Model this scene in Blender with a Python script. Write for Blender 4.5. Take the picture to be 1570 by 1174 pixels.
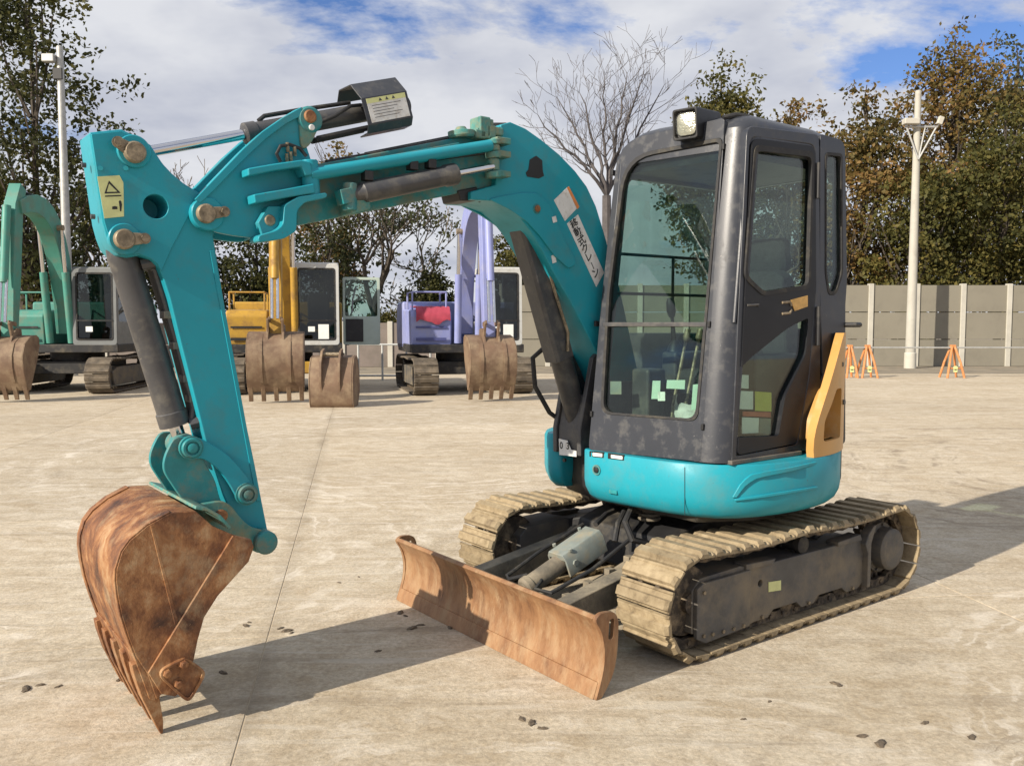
import bpy, bmesh, math, random
from mathutils import Vector, Matrix

for o in list(bpy.data.objects):
    bpy.data.objects.remove(o)
SC = bpy.context.scene
COL = SC.collection
R = math.radians

# ------------------------------------------------------------------ camera
FPX, CX, CY, EYE = 1340.0, 785.0, 587.0, 1.443      # photo is 1570 px wide, horizon at y = 497
PITCH = math.atan(90.0 / FPX)
cd = bpy.data.cameras.new('camera')
cd.sensor_width = 36.0
cd.lens = 36.0 * FPX / 1570.0
cd.clip_start = 0.05
cd.clip_end = 3000
cam = bpy.data.objects.new('camera', cd)
cam.location = (0, 0, EYE)
cam.rotation_euler = (math.pi / 2 - PITCH, 0, 0)
COL.objects.link(cam)
SC.camera = cam

# ------------------------------------------------------------------ light
SUN_AZ = R(-143.1 + 2.2)          # direction towards the sun, world angle from +X
SUN_EL = R(28.5)
w = bpy.data.worlds.new('World')
SC.world = w
w.use_nodes = True
wn, wl = w.node_tree.nodes, w.node_tree.links
wn.clear()
wout = wn.new('ShaderNodeOutputWorld')
wbg = wn.new('ShaderNodeBackground')
wbg.inputs['Strength'].default_value = 0.05
sky = wn.new('ShaderNodeTexSky')
sky.sky_type = 'NISHITA'
sky.sun_disc = False
sky.sun_elevation = SUN_EL
sky.sun_rotation = math.pi / 2 - SUN_AZ
sky.dust_density = 0.6
sky.air_density = 1.0
sky.ozone_density = 2.5
# broken autumn cloud: noise on a flat cloud deck seen along the view direction
tc = wn.new('ShaderNodeTexCoord')
sp = wn.new('ShaderNodeSeparateXYZ')
wl.new(tc.outputs['Generated'], sp.inputs[0])
def wmath(op, a, b=None, clamp=False):
    n = wn.new('ShaderNodeMath'); n.operation = op; n.use_clamp = clamp
    for i, v in enumerate((a, b)):
        if v is None: continue
        if isinstance(v, (int, float)): n.inputs[i].default_value = v
        else: wl.new(v, n.inputs[i])
    return n.outputs[0]
zz = wmath('ADD', wmath('MAXIMUM', sp.outputs['Z'], 0.0), 0.22)
cmb = wn.new('ShaderNodeCombineXYZ')
wl.new(wmath('DIVIDE', sp.outputs['X'], zz), cmb.inputs[0])
wl.new(wmath('DIVIDE', sp.outputs['Y'], zz), cmb.inputs[1])
def wnoise(scale, detail, rough, off, dist=0.0):
    mp = wn.new('ShaderNodeMapping'); mp.inputs['Location'].default_value = off
    wl.new(cmb.outputs[0], mp.inputs['Vector'])
    n = wn.new('ShaderNodeTexNoise'); n.inputs['Scale'].default_value = scale
    n.inputs['Detail'].default_value = detail; n.inputs['Roughness'].default_value = rough
    n.inputs['Distortion'].default_value = dist
    wl.new(mp.outputs[0], n.inputs['Vector'])
    return n.outputs['Fac']
CLOUD_OFF = (8.62, 2.6, 0.0)
n1 = wnoise(1.3, 9, 0.60, CLOUD_OFF, 0.25)
n2 = wnoise(2.1, 5, 0.55, (7.0, 2.0, 0))
cr = wn.new('ShaderNodeValToRGB')
cr.color_ramp.elements[0].position = 0.375; cr.color_ramp.elements[0].color = (0, 0, 0, 1)
cr.color_ramp.elements[1].position = 0.465; cr.color_ramp.elements[1].color = (1, 1, 1, 1)
wl.new(wmath('ADD', n1, wmath('MULTIPLY', wmath('SUBTRACT', 0.30, sp.outputs['Z'], True), 0.42)), cr.inputs[0])   # thicker towards the horizon
cc = wn.new('ShaderNodeValToRGB')
cc.color_ramp.elements[0].position = 0.34; cc.color_ramp.elements[0].color = (7.3, 7.7, 9.0, 1)
cc.color_ramp.elements[1].position = 0.60; cc.color_ramp.elements[1].color = (10.7, 10.9, 11.5, 1)
wl.new(n2, cc.inputs[0])
mx = wn.new('ShaderNodeMix'); mx.data_type = 'RGBA'
skg = wn.new('ShaderNodeMix'); skg.data_type = 'RGBA'; skg.blend_type = 'MULTIPLY'; skg.inputs[0].default_value = 1.0
skg.inputs[7].default_value = (1.2, 1.42, 1.95, 1)
wl.new(sky.outputs[0], skg.inputs[6])
wl.new(cr.outputs[0], mx.inputs[0]); wl.new(skg.outputs[2], mx.inputs[6]); wl.new(cc.outputs[0], mx.inputs[7])
wl.new(mx.outputs[2], wbg.inputs['Color'])
wl.new(wbg.outputs[0], wout.inputs[0])

sl = bpy.data.lights.new('sun', 'SUN')
sl.energy = 5.0
sl.angle = R(0.55)
sl.color = (1.0, 0.90, 0.76)
sun = bpy.data.objects.new('sun', sl)
sdir = Vector((math.cos(SUN_AZ) * math.cos(SUN_EL), math.sin(SUN_AZ) * math.cos(SUN_EL), math.sin(SUN_EL)))
sun.rotation_euler = sdir.to_track_quat('Z', 'Y').to_euler()
sun.location = sdir * 40
COL.objects.link(sun)

SC.render.engine = 'CYCLES'
SC.view_settings.view_transform = 'Standard'
SC.view_settings.look = 'None'
SC.view_settings.exposure = 0.5
SC.view_settings.gamma = 1.0
SC.view_settings.use_curve_mapping = False
SC.cycles.max_bounces = 8
SC.cycles.transparent_max_bounces = 24

# ------------------------------------------------------------------ photo pixel -> machine frame
YAW = R(-143.1)                      # heading of the excavator
ORG = Vector((0.96, 4.72, 0))        # its turntable on the ground
FW = Vector((math.cos(YAW), math.sin(YAW), 0)); LF = Vector((-FW.y, FW.x, 0))
CAMP = Vector((0, 0, EYE))
def to_m(p):
    q = p - ORG
    return Vector((q.dot(FW), q.dot(LF), q.z))
def ray(x, y):
    f = Vector((0, math.cos(PITCH), -math.sin(PITCH))); u = Vector((0, math.sin(PITCH), math.cos(PITCH)))
    return f + Vector((1, 0, 0)) * ((x - CX) / FPX) - u * ((y - CY) / FPX)
CAM_M = to_m(CAMP)
def ray_m(x, y):
    d = ray(x, y)
    return Vector((d.dot(FW), d.dot(LF), d.z))
def on(x, y, n, c):                  # where the pixel's line of sight meets the plane n.p = c (machine frame)
    d = ray_m(x, y); n = Vector(n)
    return CAM_M + d * ((c - n.dot(CAM_M)) / n.dot(d))
def lat(x, y, b): return on(x, y, (0, 1, 0), b)
def latp(pts, b): return [(q.x, q.z) for q in (lat(x, y, b) for x, y in pts)]
def ground(x, y, z=0.0):             # world point on the ground
    d = ray(x, y); return CAMP + d * ((z - EYE) / d.z)
def at_depth(x, y, Y):
    d = ray(x, y); return CAMP + d * (Y / d.y)

# ------------------------------------------------------------------ materials
def M(name, base, rough=0.5, metal=0.0, var=0.15, vs=5.0, dirt=None, da=0.3, ds=3.0, dsharp=0.12, bump=0.0, bs=80.0,
      stretch=(1, 1, 1), chips=None, cols=None, spec=0.5, coat=0.0, rvar=0.15, rand=0.0):
    m = bpy.data.materials.new(name); m.use_nodes = True
    N, L = m.node_tree.nodes, m.node_tree.links
    b = N['Principled BSDF']
    b.inputs['Roughness'].default_value = rough; b.inputs['Metallic'].default_value = metal
    b.inputs['Specular IOR Level'].default_value = spec; b.inputs['Coat Weight'].default_value = coat
    g = N.new('ShaderNodeNewGeometry')
    mp = N.new('ShaderNodeMapping'); mp.inputs['Scale'].default_value = stretch
    L.new(g.outputs['Position'], mp.inputs[0])
    def noise(s, det=6, ro=0.6, dist=0):
        n = N.new('ShaderNodeTexNoise'); n.inputs['Scale'].default_value = s; n.inputs['Detail'].default_value = det
        n.inputs['Roughness'].default_value = ro; n.inputs['Distortion'].default_value = dist
        L.new(mp.outputs[0], n.inputs['Vector']); return n.outputs['Fac']
    def ramp(src, stops):
        r = N.new('ShaderNodeValToRGB'); e = r.color_ramp.elements
        while len(e) < len(stops): e.new(0.5)
        for k, (p, c) in enumerate(stops):
            e[k].position = p; e[k].color = (c[0], c[1], c[2], 1)
        L.new(src, r.inputs[0]); return r.outputs[0]
    if cols: c = ramp(noise(vs, 8, 0.65, 0.3), cols)
    else:
        lo = [v * (1 - var) for v in base]; hi = [min(1, v * (1 + var)) for v in base]
        c = ramp(noise(vs), [(0.3, lo), (0.7, hi)])
    rg = None
    if dirt:
        t = 1 - da
        mk = ramp(noise(ds, 9, 0.68), [(max(0, t * 0.5 + 0.25 - dsharp), (0, 0, 0)), (min(1, t * 0.5 + 0.25 + dsharp), (1, 1, 1))])
        x = N.new('ShaderNodeMix'); x.data_type = 'RGBA'
        L.new(mk, x.inputs[0]); L.new(c, x.inputs[6]); x.inputs[7].default_value = (*dirt, 1); c = x.outputs[2]
        rm = N.new('ShaderNodeMapRange'); L.new(mk, rm.inputs[0]); rm.inputs[3].default_value = rough; rm.inputs[4].default_value = min(1, max(0.75, rough))
        L.new(rm.outputs[0], b.inputs['Roughness'])
    elif rvar:
        rm = N.new('ShaderNodeMapRange'); L.new(noise(vs * 2.3), rm.inputs[0])
        rm.inputs[1].default_value = 0.3; rm.inputs[2].default_value = 0.7
        rm.inputs[3].default_value = max(0, rough * (1 - rvar)); rm.inputs[4].default_value = min(1, rough * (1 + rvar))
        L.new(rm.outputs[0], b.inputs['Roughness'])
    if chips:                                         # small chips and scratches down to primer or rust
        for s_, p_, col_ in ((38, 0.665, chips), (9, 0.70, chips)):
            mk2 = ramp(noise(s_, 7, 0.72, 0.6), [(p_, (0, 0, 0)), (p_ + 0.02, (0.85, 0.85, 0.85))])
            x = N.new('ShaderNodeMix'); x.data_type = 'RGBA'
            L.new(mk2, x.inputs[0]); L.new(c, x.inputs[6]); x.inputs[7].default_value = (*col_, 1); c = x.outputs[2]
    if rand:
        oi = N.new('ShaderNodeObjectInfo')
        hs = N.new('ShaderNodeHueSaturation')
        rm = N.new('ShaderNodeMapRange'); L.new(oi.outputs['Random'], rm.inputs[0]); rm.inputs[3].default_value = 1 - rand; rm.inputs[4].default_value = 1 + rand
        L.new(rm.outputs[0], hs.inputs['Value']); L.new(c, hs.inputs['Color']); c = hs.outputs[0]
    L.new(c, b.inputs['Base Color'])
    if bump:
        bp = N.new('ShaderNodeBump'); bp.inputs['Strength'].default_value = bump; bp.inputs['Distance'].default_value = 0.01
        L.new(noise(bs, 4, 0.6), bp.inputs['Height']); L.new(bp.outputs[0], b.inputs['Normal'])
    return m

DUST = (0.36, 0.29, 0.19)
T = {}
T['teal'] = M('teal_paint', (0.014, 0.268, 0.340), 0.38, spec=0.3, var=0.10, vs=2.2, dirt=(0.06, 0.225, 0.25), da=0.22, ds=6, dsharp=0.14, chips=(0.07, 0.12, 0.12), coat=0.0, bump=0.03, bs=140)
T['teal_old'] = M('teal_paint_weathered', (0.012, 0.20, 0.215), 0.5, var=0.25, vs=7, dirt=(0.16, 0.17, 0.12), da=0.35, ds=11, bump=0.06, bs=120)
T['teal_hinge'] = M('teal_paint_dusty', (0.05, 0.22, 0.20), 0.6, var=0.3, vs=14, dirt=(0.20, 0.21, 0.13), da=0.45, ds=18, bump=0.15, bs=90)
T['cab'] = M('cab_grey_paint', (0.027, 0.030, 0.038), 0.36, var=0.14, vs=4, dirt=(0.075, 0.074, 0.072), da=0.22, ds=16, chips=(0.16, 0.155, 0.15), coat=0.1, bump=0.03, bs=150)
T['door'] = M('door_black_paint', (0.010, 0.011, 0.014), 0.42, spec=0.3, var=0.2, vs=6, dirt=(0.035, 0.035, 0.034), da=0.2, ds=6)
T['black'] = M('black_plastic', (0.012, 0.012, 0.013), 0.5, var=0.3, vs=9, dirt=(0.06, 0.055, 0.045), da=0.2, ds=9)
T['rubber'] = M('black_rubber', (0.016, 0.016, 0.017), 0.7, var=0.3, vs=20, dirt=(0.08, 0.07, 0.05), da=0.25, ds=12)
T['cyl'] = M('dark_grey_cylinder_paint', (0.052, 0.052, 0.055), 0.42, var=0.18, vs=8, dirt=(0.13, 0.12, 0.10), da=0.28, ds=9, chips=(0.19, 0.17, 0.14), bump=0.05, bs=110)
T['chrome'] = M('chromed_rod', (0.62, 0.62, 0.64), 0.13, 1.0, var=0.05, rvar=0.4, vs=12)
T['pin'] = M('worn_steel_pin', (0.30, 0.24, 0.16), 0.5, 0.35, var=0.3, vs=24, dirt=(0.12, 0.10, 0.07), da=0.4, ds=30, bump=0.1, bs=120)
T['steel'] = M('dirty_frame_steel', (0.085, 0.082, 0.078), 0.6, 0.1, var=0.25, vs=6, dirt=(0.20, 0.165, 0.115), da=0.42, ds=4, bump=0.12, bs=80)
T['steel_blk'] = M('black_frame_steel', (0.018, 0.018, 0.019), 0.55, var=0.3, vs=6, dirt=(0.10, 0.085, 0.06), da=0.28, ds=5, bump=0.1, bs=80)
T['steel_tan'] = M('dust_coated_steel', (0.22, 0.185, 0.13), 0.8, var=0.3, vs=9, dirt=(0.09, 0.08, 0.065), da=0.4, ds=7, bump=0.2, bs=70)
T['guard'] = M('grey_green_guard_paint', (0.20, 0.225, 0.205), 0.6, var=0.2, vs=11, dirt=(0.27, 0.24, 0.17), da=0.35, ds=14, bump=0.08, bs=90)
T['rust'] = M('rusty_bucket_steel', (0.3, 0.15, 0.07), 0.62, 0.15, vs=8.0, bump=0.35, bs=75, chips=(0.42, 0.26, 0.13), stretch=(1, 1, 0.85),
              cols=[(0.32, (0.055, 0.024, 0.014)), (0.46, (0.175, 0.070, 0.027)), (0.56, (0.30, 0.140, 0.055)), (0.70, (0.46, 0.31, 0.17))],
              dirt=(0.34, 0.24, 0.14), da=0.22, ds=9)
T['rust_blade'] = M('rusty_blade_steel', (0.3, 0.15, 0.07), 0.55, 0.2, vs=9.0, bump=0.25, bs=60, chips=(0.44, 0.30, 0.17), stretch=(1, 1, 0.35),
              cols=[(0.28, (0.12, 0.058, 0.032)), (0.45, (0.235, 0.120, 0.056)), (0.60, (0.315, 0.175, 0.085)), (0.78, (0.43, 0.30, 0.17))],
              dirt=(0.34, 0.23, 0.13), da=0.3, ds=16)
T['mud'] = M('mud_caked_track_steel', (0.5, 0.4, 0.26), 0.85, vs=16, bump=0.35, bs=60,
             cols=[(0.28, (0.09, 0.065, 0.038)), (0.44, (0.235, 0.180, 0.105)), (0.62, (0.31, 0.245, 0.15)), (0.8, (0.36, 0.30, 0.195))],
             dirt=(0.20, 0.15, 0.09), da=0.2, ds=22, rand=0.12)
T['chain'] = M('greasy_track_chain', (0.055, 0.042, 0.03), 0.75, var=0.4, vs=20, dirt=(0.24, 0.18, 0.11), da=0.35, ds=20, bump=0.3, bs=70)
T['yellow'] = M('yellow_panel_paint', (0.50, 0.27, 0.075), 0.42, var=0.08, vs=3, chips=(0.25, 0.16, 0.08), dirt=(0.47, 0.33, 0.17), da=0.2, ds=6, coat=0.1)
T['cream_black'] = M('counterweight_paint', (0.035, 0.035, 0.04), 0.5, var=0.2, vs=5, dirt=(0.12, 0.11, 0.09), da=0.25, ds=6, bump=0.05, bs=90)
T['fabric'] = M('seat_fabric', (0.03, 0.032, 0.033), 0.9, var=0.3, vs=30, bump=0.2, bs=300)
T['paper'] = M('white_paper', (0.78, 0.80, 0.76), 0.7, var=0.06, vs=20)
T['paper_grn'] = M('pale_green_paper', (0.46, 0.60, 0.51), 0.7, var=0.06, vs=20)
T['stk_yel'] = M('yellow_sticker', (0.58, 0.56, 0.10), 0.5, var=0.06, vs=20)
T['stk_lime'] = M('faded_yellow_sticker', (0.58, 0.60, 0.27), 0.5, var=0.1, vs=30)
T['stk_red'] = M('red_sticker_band', (0.50, 0.12, 0.07), 0.5, var=0.1, vs=30)
T['stk_org'] = M('orange_sticker', (0.62, 0.22, 0.06), 0.5, var=0.1, vs=30)
T['stk_wht'] = M('white_sticker', (0.66, 0.66, 0.64), 0.5, var=0.1, vs=25, dirt=(0.45, 0.40, 0.34), da=0.25, ds=40)
T['ink'] = M('black_print', (0.012, 0.012, 0.012), 0.5, var=0.1)
T['bulb'] = M('lamp_reflector', (0.75, 0.74, 0.66), 0.18, 0.6, var=0.2, vs=30, bump=0.4, bs=90)
T['brass'] = M('brass_tag', (0.55, 0.33, 0.10), 0.45, 0.3, var=0.2, vs=40)

def glass_mat(name, tint, refl=0.8, base=0.05, pw=3.5, rough=0.02):
    m = bpy.data.materials.new(name); m.use_nodes = True
    N, L = m.node_tree.nodes, m.node_tree.links; N.clear()
    out = N.new('ShaderNodeOutputMaterial'); mx = N.new('ShaderNodeMixShader')
    tr = N.new('ShaderNodeBsdfTransparent'); tr.inputs[0].default_value = (*tint, 1)
    gl = N.new('ShaderNodeBsdfGlossy'); gl.inputs['Roughness'].default_value = rough
    lw = N.new('ShaderNodeLayerWeight'); lw.inputs[0].default_value = 0.5
    p = N.new('ShaderNodeMath'); p.operation = 'POWER'; p.inputs[1].default_value = pw
    q = N.new('ShaderNodeMath'); q.operation = 'MULTIPLY_ADD'; q.inputs[1].default_value = refl; q.inputs[2].default_value = base
    L.new(lw.outputs['Facing'], p.inputs[0]); L.new(p.outputs[0], q.inputs[0]); L.new(q.outputs[0], mx.inputs[0])
    L.new(tr.outputs[0], mx.inputs[1]); L.new(gl.outputs[0], mx.inputs[2]); L.new(mx.outputs[0], out.inputs[0])
    return m
T['glass'] = glass_mat('cab_glass', (0.78, 0.86, 0.82), 0.7, 0.045)
T['glass_top'] = glass_mat('tinted_cab_glass', (0.66, 0.75, 0.72), 0.7, 0.06)
T['lens'] = glass_mat('lamp_lens', (0.93, 0.93, 0.90), 0.5, 0.05)

# ------------------------------------------------------------------ mesh builder
class MB:
    def __init__(s): s.v = []; s.f = []
    def add(s, vs, fs):
        k = len(s.v); s.v += [Vector(v) for v in vs]; s.f += [[i + k for i in f] for f in fs]; return s
    def box(s, x0, x1, y0, y1, z0, z1, mat=None):
        vs = [Vector((x, y, z)) for z in (z0, z1) for y in (y0, y1) for x in (x0, x1)]
        if mat: vs = [mat @ v for v in vs]
        return s.add(vs, [(0, 2, 3, 1), (4, 5, 7, 6), (0, 1, 5, 4), (2, 6, 7, 3), (0, 4, 6, 2), (1, 3, 7, 5)])
    def beam(s, p0, p1, wd, ht, up=(0, 0, 1)):       # box between two points
        p0, p1 = Vector(p0), Vector(p1); d = (p1 - p0).normalized(); u = Vector(up); sd = d.cross(u).normalized(); u = sd.cross(d)
        vs = [p + sd * (a * wd / 2) + u * (b * ht / 2) for p in (p0, p1) for a, b in ((-1, -1), (1, -1), (1, 1), (-1, 1))]
        return s.add(vs, [(3, 2, 1, 0), (4, 5, 6, 7), (0, 1, 5, 4), (1, 2, 6, 5), (2, 3, 7, 6), (3, 0, 4, 7)])
    def lathe(s, p0, axis, prof, n=18):              # prof = [(t along axis, radius)]
        p0, ax = Vector(p0), Vector(axis).normalized()
        a = ax.orthogonal().normalized(); b = ax.cross(a)
        vs = []
        for t, r in prof:
            for i in range(n):
                c, q = math.cos(2 * math.pi * i / n), math.sin(2 * math.pi * i / n)
                vs.append(p0 + ax * t + (a * c + b * q) * r)
        fs = []
        for k in range(len(prof) - 1):
            for i in range(n):
                j = (i + 1) % n; fs.append((k * n + i, k * n + j, (k + 1) * n + j, (k + 1) * n + i))
        fs.append(tuple(range(n))[::-1]); fs.append(tuple((len(prof) - 1) * n + i for i in range(n)))
        return s.add(vs, fs)
    def cyl(s, p0, p1, r, r1=None, n=16):
        p0, p1 = Vector(p0), Vector(p1); L = (p1 - p0).length
        return s.lathe(p0, p1 - p0, [(0, r), (L, r if r1 is None else r1)], n)
    def tube(s, pts, r, n=8):
        pts = [Vector(p) for p in pts]; rings = []; prev = None
        for i, p in enumerate(pts):
            t = (pts[min(i + 1, len(pts) - 1)] - pts[max(i - 1, 0)]).normalized()
            if prev is None: a = t.orthogonal().normalized()
            else:
                a = prev - t * prev.dot(t); a = a.normalized() if a.length > 1e-6 else t.orthogonal().normalized()
            prev = a; b = t.cross(a); rr = r[i] if isinstance(r, (list, tuple)) else r
            rings.append([p + (a * math.cos(2 * math.pi * k / n) + b * math.sin(2 * math.pi * k / n)) * rr for k in range(n)])
        return s.loft(rings)
    def loft(s, rings, caps=True, closed=False):
        n = len(rings[0]); vs = [v for r in rings for v in r]; fs = []
        m = len(rings)
        for k in range(m if closed else m - 1):
            k2 = (k + 1) % m
            for i in range(n):
                j = (i + 1) % n; fs.append((k * n + i, k * n + j, k2 * n + j, k2 * n + i))
        if caps and not closed: fs += [tuple(range(n))[::-1], tuple((m - 1) * n + i for i in range(n))]
        return s.add(vs, fs)
    def prism(s, pts, off):
        n = len(pts); off = Vector(off); pts = [Vector(p) for p in pts]
        return s.add(pts + [p + off for p in pts], [tuple(range(n)), tuple(range(n, 2 * n))[::-1]] + [(i, i + n, (i + 1) % n + n, (i + 1) % n) for i in range(n)])
    def side(s, az, l0, l1):                          # (forward, height) outline extruded across the machine
        return s.prism([(a, l0, z) for a, z in az], (0, l1 - l0, 0))
    def ring(s, outer, inner, off):
        n = len(outer); off = Vector(off)
        o = [Vector(p) for p in outer]; i_ = [Vector(p) for p in inner]
        return s.loft([o, [p + off for p in o], [p + off for p in i_], i_], closed=True)
    def build(s, name, mat, parent=None, bevel=0.0, smooth=True, ang=0.6, seg=2):
        me = bpy.data.meshes.new(name); me.from_pydata([tuple(v) for v in s.v], [], s.f)
        bm = bmesh.new(); bm.from_mesh(me)
        bmesh.ops.recalc_face_normals(bm, faces=bm.faces)
        if smooth:
            for f in bm.faces: f.smooth = True
            for e in bm.edges:
                if len(e.link_faces) != 2 or e.calc_face_angle(0) > ang: e.smooth = False
        bm.to_mesh(me); bm.free()
        o = bpy.data.objects.new(name, me); COL.objects.link(o)
        if mat: me.materials.append(mat)
        if parent: o.parent = parent
        if bevel:
            b = o.modifiers.new('bevel', 'BEVEL'); b.width = bevel; b.segments = seg; b.limit_method = 'ANGLE'; b.angle_limit = 0.6
            b.harden_normals = True
        return o
def rp(pts, rad, n=5):                                # round the corners of a polygon (2-D tuples or 3-D vectors)
    P = [Vector(p) for p in pts]; out = []
    for i, p in enumerate(P):
        a, b = P[i - 1] - p, P[(i + 1) % len(P)] - p
        r = rad[i] if isinstance(rad, (list, tuple)) else rad
        ra, rb = min(r, a.length * 0.46), min(r, b.length * 0.46)
        A, B = p + a.normalized() * ra, p + b.normalized() * rb
        for k in range(n + 1):
            t = k / n; out.append(A * (1 - t) ** 2 + p * 2 * t * (1 - t) + B * t * t)
    return [tuple(v) for v in out] if len(P[0]) == 2 else out
def circ(c, r, n=20): return [(c[0] + r * math.cos(2 * math.pi * i / n), c[1] + r * math.sin(2 * math.pi * i / n)) for i in range(n)]
def cut(o, cutter):                                   # real openings: boolean, then the cutter is thrown away
    c = cutter.build('cutter', None, smooth=False)
    md = o.modifiers.new('cut', 'BOOLEAN'); md.operation = 'DIFFERENCE'; md.object = c; md.solver = 'EXACT'
    bv = [m for m in o.modifiers if m.type == 'BEVEL']
    for m in bv: m.show_viewport = False
    par = o.parent; o.parent = None
    bpy.context.view_layer.update()
    me = bpy.data.meshes.new_from_object(o.evaluated_get(bpy.context.evaluated_depsgraph_get()))
    o.modifiers.remove(md); o.data = me; o.parent = par
    for m in bv: m.show_viewport = True
    bpy.data.objects.remove(c)
    bm = bmesh.new(); bm.from_mesh(me)
    for f in bm.faces: f.smooth = True
    for e in bm.edges: e.smooth = not (len(e.link_faces) != 2 or e.calc_face_angle(0) > 0.6)
    bm.to_mesh(me); bm.free()
    return o
def tag(o, label, cat=None, group=None, kind=None):
    if label: o['label'] = label
    if cat: o['category'] = cat
    if group: o['group'] = group
    if kind: o['kind'] = kind
    return o
def empty(name, loc, rz=0.0):
    o = bpy.data.objects.new(name, None); o.empty_display_size = 0.3
    o.location = loc; o.rotation_euler = (0, 0, rz); COL.objects.link(o); return o
def dup(o, parent, mw=None):
    c = o.copy(); COL.objects.link(c); c.parent = parent
    if mw is not None: c.matrix_local = mw
    return c
# ================================================================== the yard
def yard_mat(name, rand=0.05):
    m = bpy.data.materials.new(name); m.use_nodes = True
    N, L = m.node_tree.nodes, m.node_tree.links; b = N['Principled BSDF']
    g = N.new('ShaderNodeNewGeometry')
    def noise(s, det=8, ro=0.62, dist=0.0, stretch=(1, 1, 1), rz=0.0, off=(0, 0, 0)):
        mp = N.new('ShaderNodeMapping'); mp.inputs['Scale'].default_value = stretch; mp.inputs['Rotation'].default_value = (0, 0, rz); mp.inputs['Location'].default_value = off
        L.new(g.outputs['Position'], mp.inputs[0])
        n = N.new('ShaderNodeTexNoise'); n.inputs['Scale'].default_value = s; n.inputs['Detail'].default_value = det; n.inputs['Roughness'].default_value = ro; n.inputs['Distortion'].default_value = dist
        L.new(mp.outputs[0], n.inputs['Vector']); return n.outputs['Fac']
    def ramp(src, stops):
        r = N.new('ShaderNodeValToRGB'); e = r.color_ramp.elements
        while len(e) < len(stops): e.new(0.5)
        for k, (p, c) in enumerate(stops): e[k].position = p; e[k].color = (*c, 1) if len(c) == 3 else c
        L.new(src, r.inputs[0]); return r.outputs[0]
    def mix(fac, a, c, mode='MIX'):
        x = N.new('ShaderNodeMix'); x.data_type = 'RGBA'; x.blend_type = mode
        if isinstance(fac, float): x.inputs[0].default_value = fac
        else: L.new(fac, x.inputs[0])
        for i, v in ((6, a), (7, c)):
            if isinstance(v, tuple): x.inputs[i].default_value = (*v, 1)
            else: L.new(v, x.inputs[i])
        return x.outputs[2]
    base = ramp(noise(0.55, 8, 0.6), [(0.32, (0.39, 0.325, 0.235)), (0.5, (0.475, 0.40, 0.29)), (0.68, (0.54, 0.465, 0.345))])
    # pale scraped concrete where tracks have turned, in arcs
    scr = ramp(noise(2.2, 12, 0.72, 1.6, (0.8, 1.25, 1), 0.15), [(0.49, (0, 0, 0)), (0.60, (0.8, 0.8, 0.8))])
    c = mix(scr, base, (0.58, 0.515, 0.41))
    # sandy soil spread in streaks
    st = ramp(noise(1.1, 12, 0.70, 1.0, (0.7, 1.3, 1), -0.12, (5, 2, 0)), [(0.48, (0, 0, 0)), (0.62, (0.8, 0.8, 0.8))])
    c = mix(st, c, (0.37, 0.29, 0.185))
    # oil and damp stains
    dk = ramp(noise(0.9, 12, 0.70, 1.2, (0.75, 1.2, 1), 0.35, (11, 4, 0)), [(0.57, (0, 0, 0)), (0.70, (0.6, 0.6, 0.6))])
    c = mix(dk, c, (0.19, 0.155, 0.115))
    # crumbs and grit
    gr = ramp(noise(34, 6, 0.7), [(0.56, (0, 0, 0)), (0.68, (0.65, 0.65, 0.65))])
    c = mix(gr, c, (0.22, 0.175, 0.12))
    gw = ramp(noise(21, 6, 0.7, 0.4, (1, 1, 1), 0, (3, 9, 0)), [(0.60, (0, 0, 0)), (0.70, (0.5, 0.5, 0.5))])
    c = mix(gw, c, (0.56, 0.50, 0.40))
    # worn surface: pale aggregate against trodden dust, a few centimetres across
    m1 = ramp(noise(6.5, 12, 0.78, 0.5, (1, 1, 1), 0.3, (1, 6, 0)), [(0.40, (0, 0, 0)), (0.60, (0.75, 0.75, 0.75))])
    c = mix(m1, mix(0.5, c, (0.34, 0.275, 0.19)), mix(0.5, c, (0.60, 0.54, 0.43)))
    m2 = ramp(noise(46, 9, 0.80, 0.2, (1, 1, 1), 0, (4, 4, 0)), [(0.38, (0.80, 0.80, 0.80)), (0.62, (1.22, 1.22, 1.22))])
    c = mix(1.0, c, m2, 'MULTIPLY')
    # long tyre and track scuffs
    sc = ramp(noise(3.2, 7, 0.62, 0.7, (0.16, 2.4, 1), 0.62, (2, 8, 0)), [(0.56, (0, 0, 0)), (0.66, (0.42, 0.42, 0.42))])
    c = mix(sc, c, (0.24, 0.195, 0.14))
    sw = ramp(noise(4.0, 7, 0.62, 0.9, (0.22, 2.6, 1), -0.55, (9, 1, 0)), [(0.57, (0, 0, 0)), (0.66, (0.5, 0.5, 0.5))])
    c = mix(sw, c, (0.56, 0.51, 0.42))
    # scuffs left by tracks turning on the spot: broken arcs round a few centres
    def vmath(op, a, b=None):
        n = N.new('ShaderNodeVectorMath'); n.operation = op
        for i, v in enumerate((a, b)):
            if v is None: continue
            if isinstance(v, tuple): n.inputs[i].default_value = v
            else: L.new(v, n.inputs[i])
        return n
    def fmath(op, a, b):
        n = N.new('ShaderNodeMath'); n.operation = op; n.use_clamp = False
        for i, v in enumerate((a, b)):
            if isinstance(v, float): n.inputs[i].default_value = v
            else: L.new(v, n.inputs[i])
        return n.outputs[0]
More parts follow.
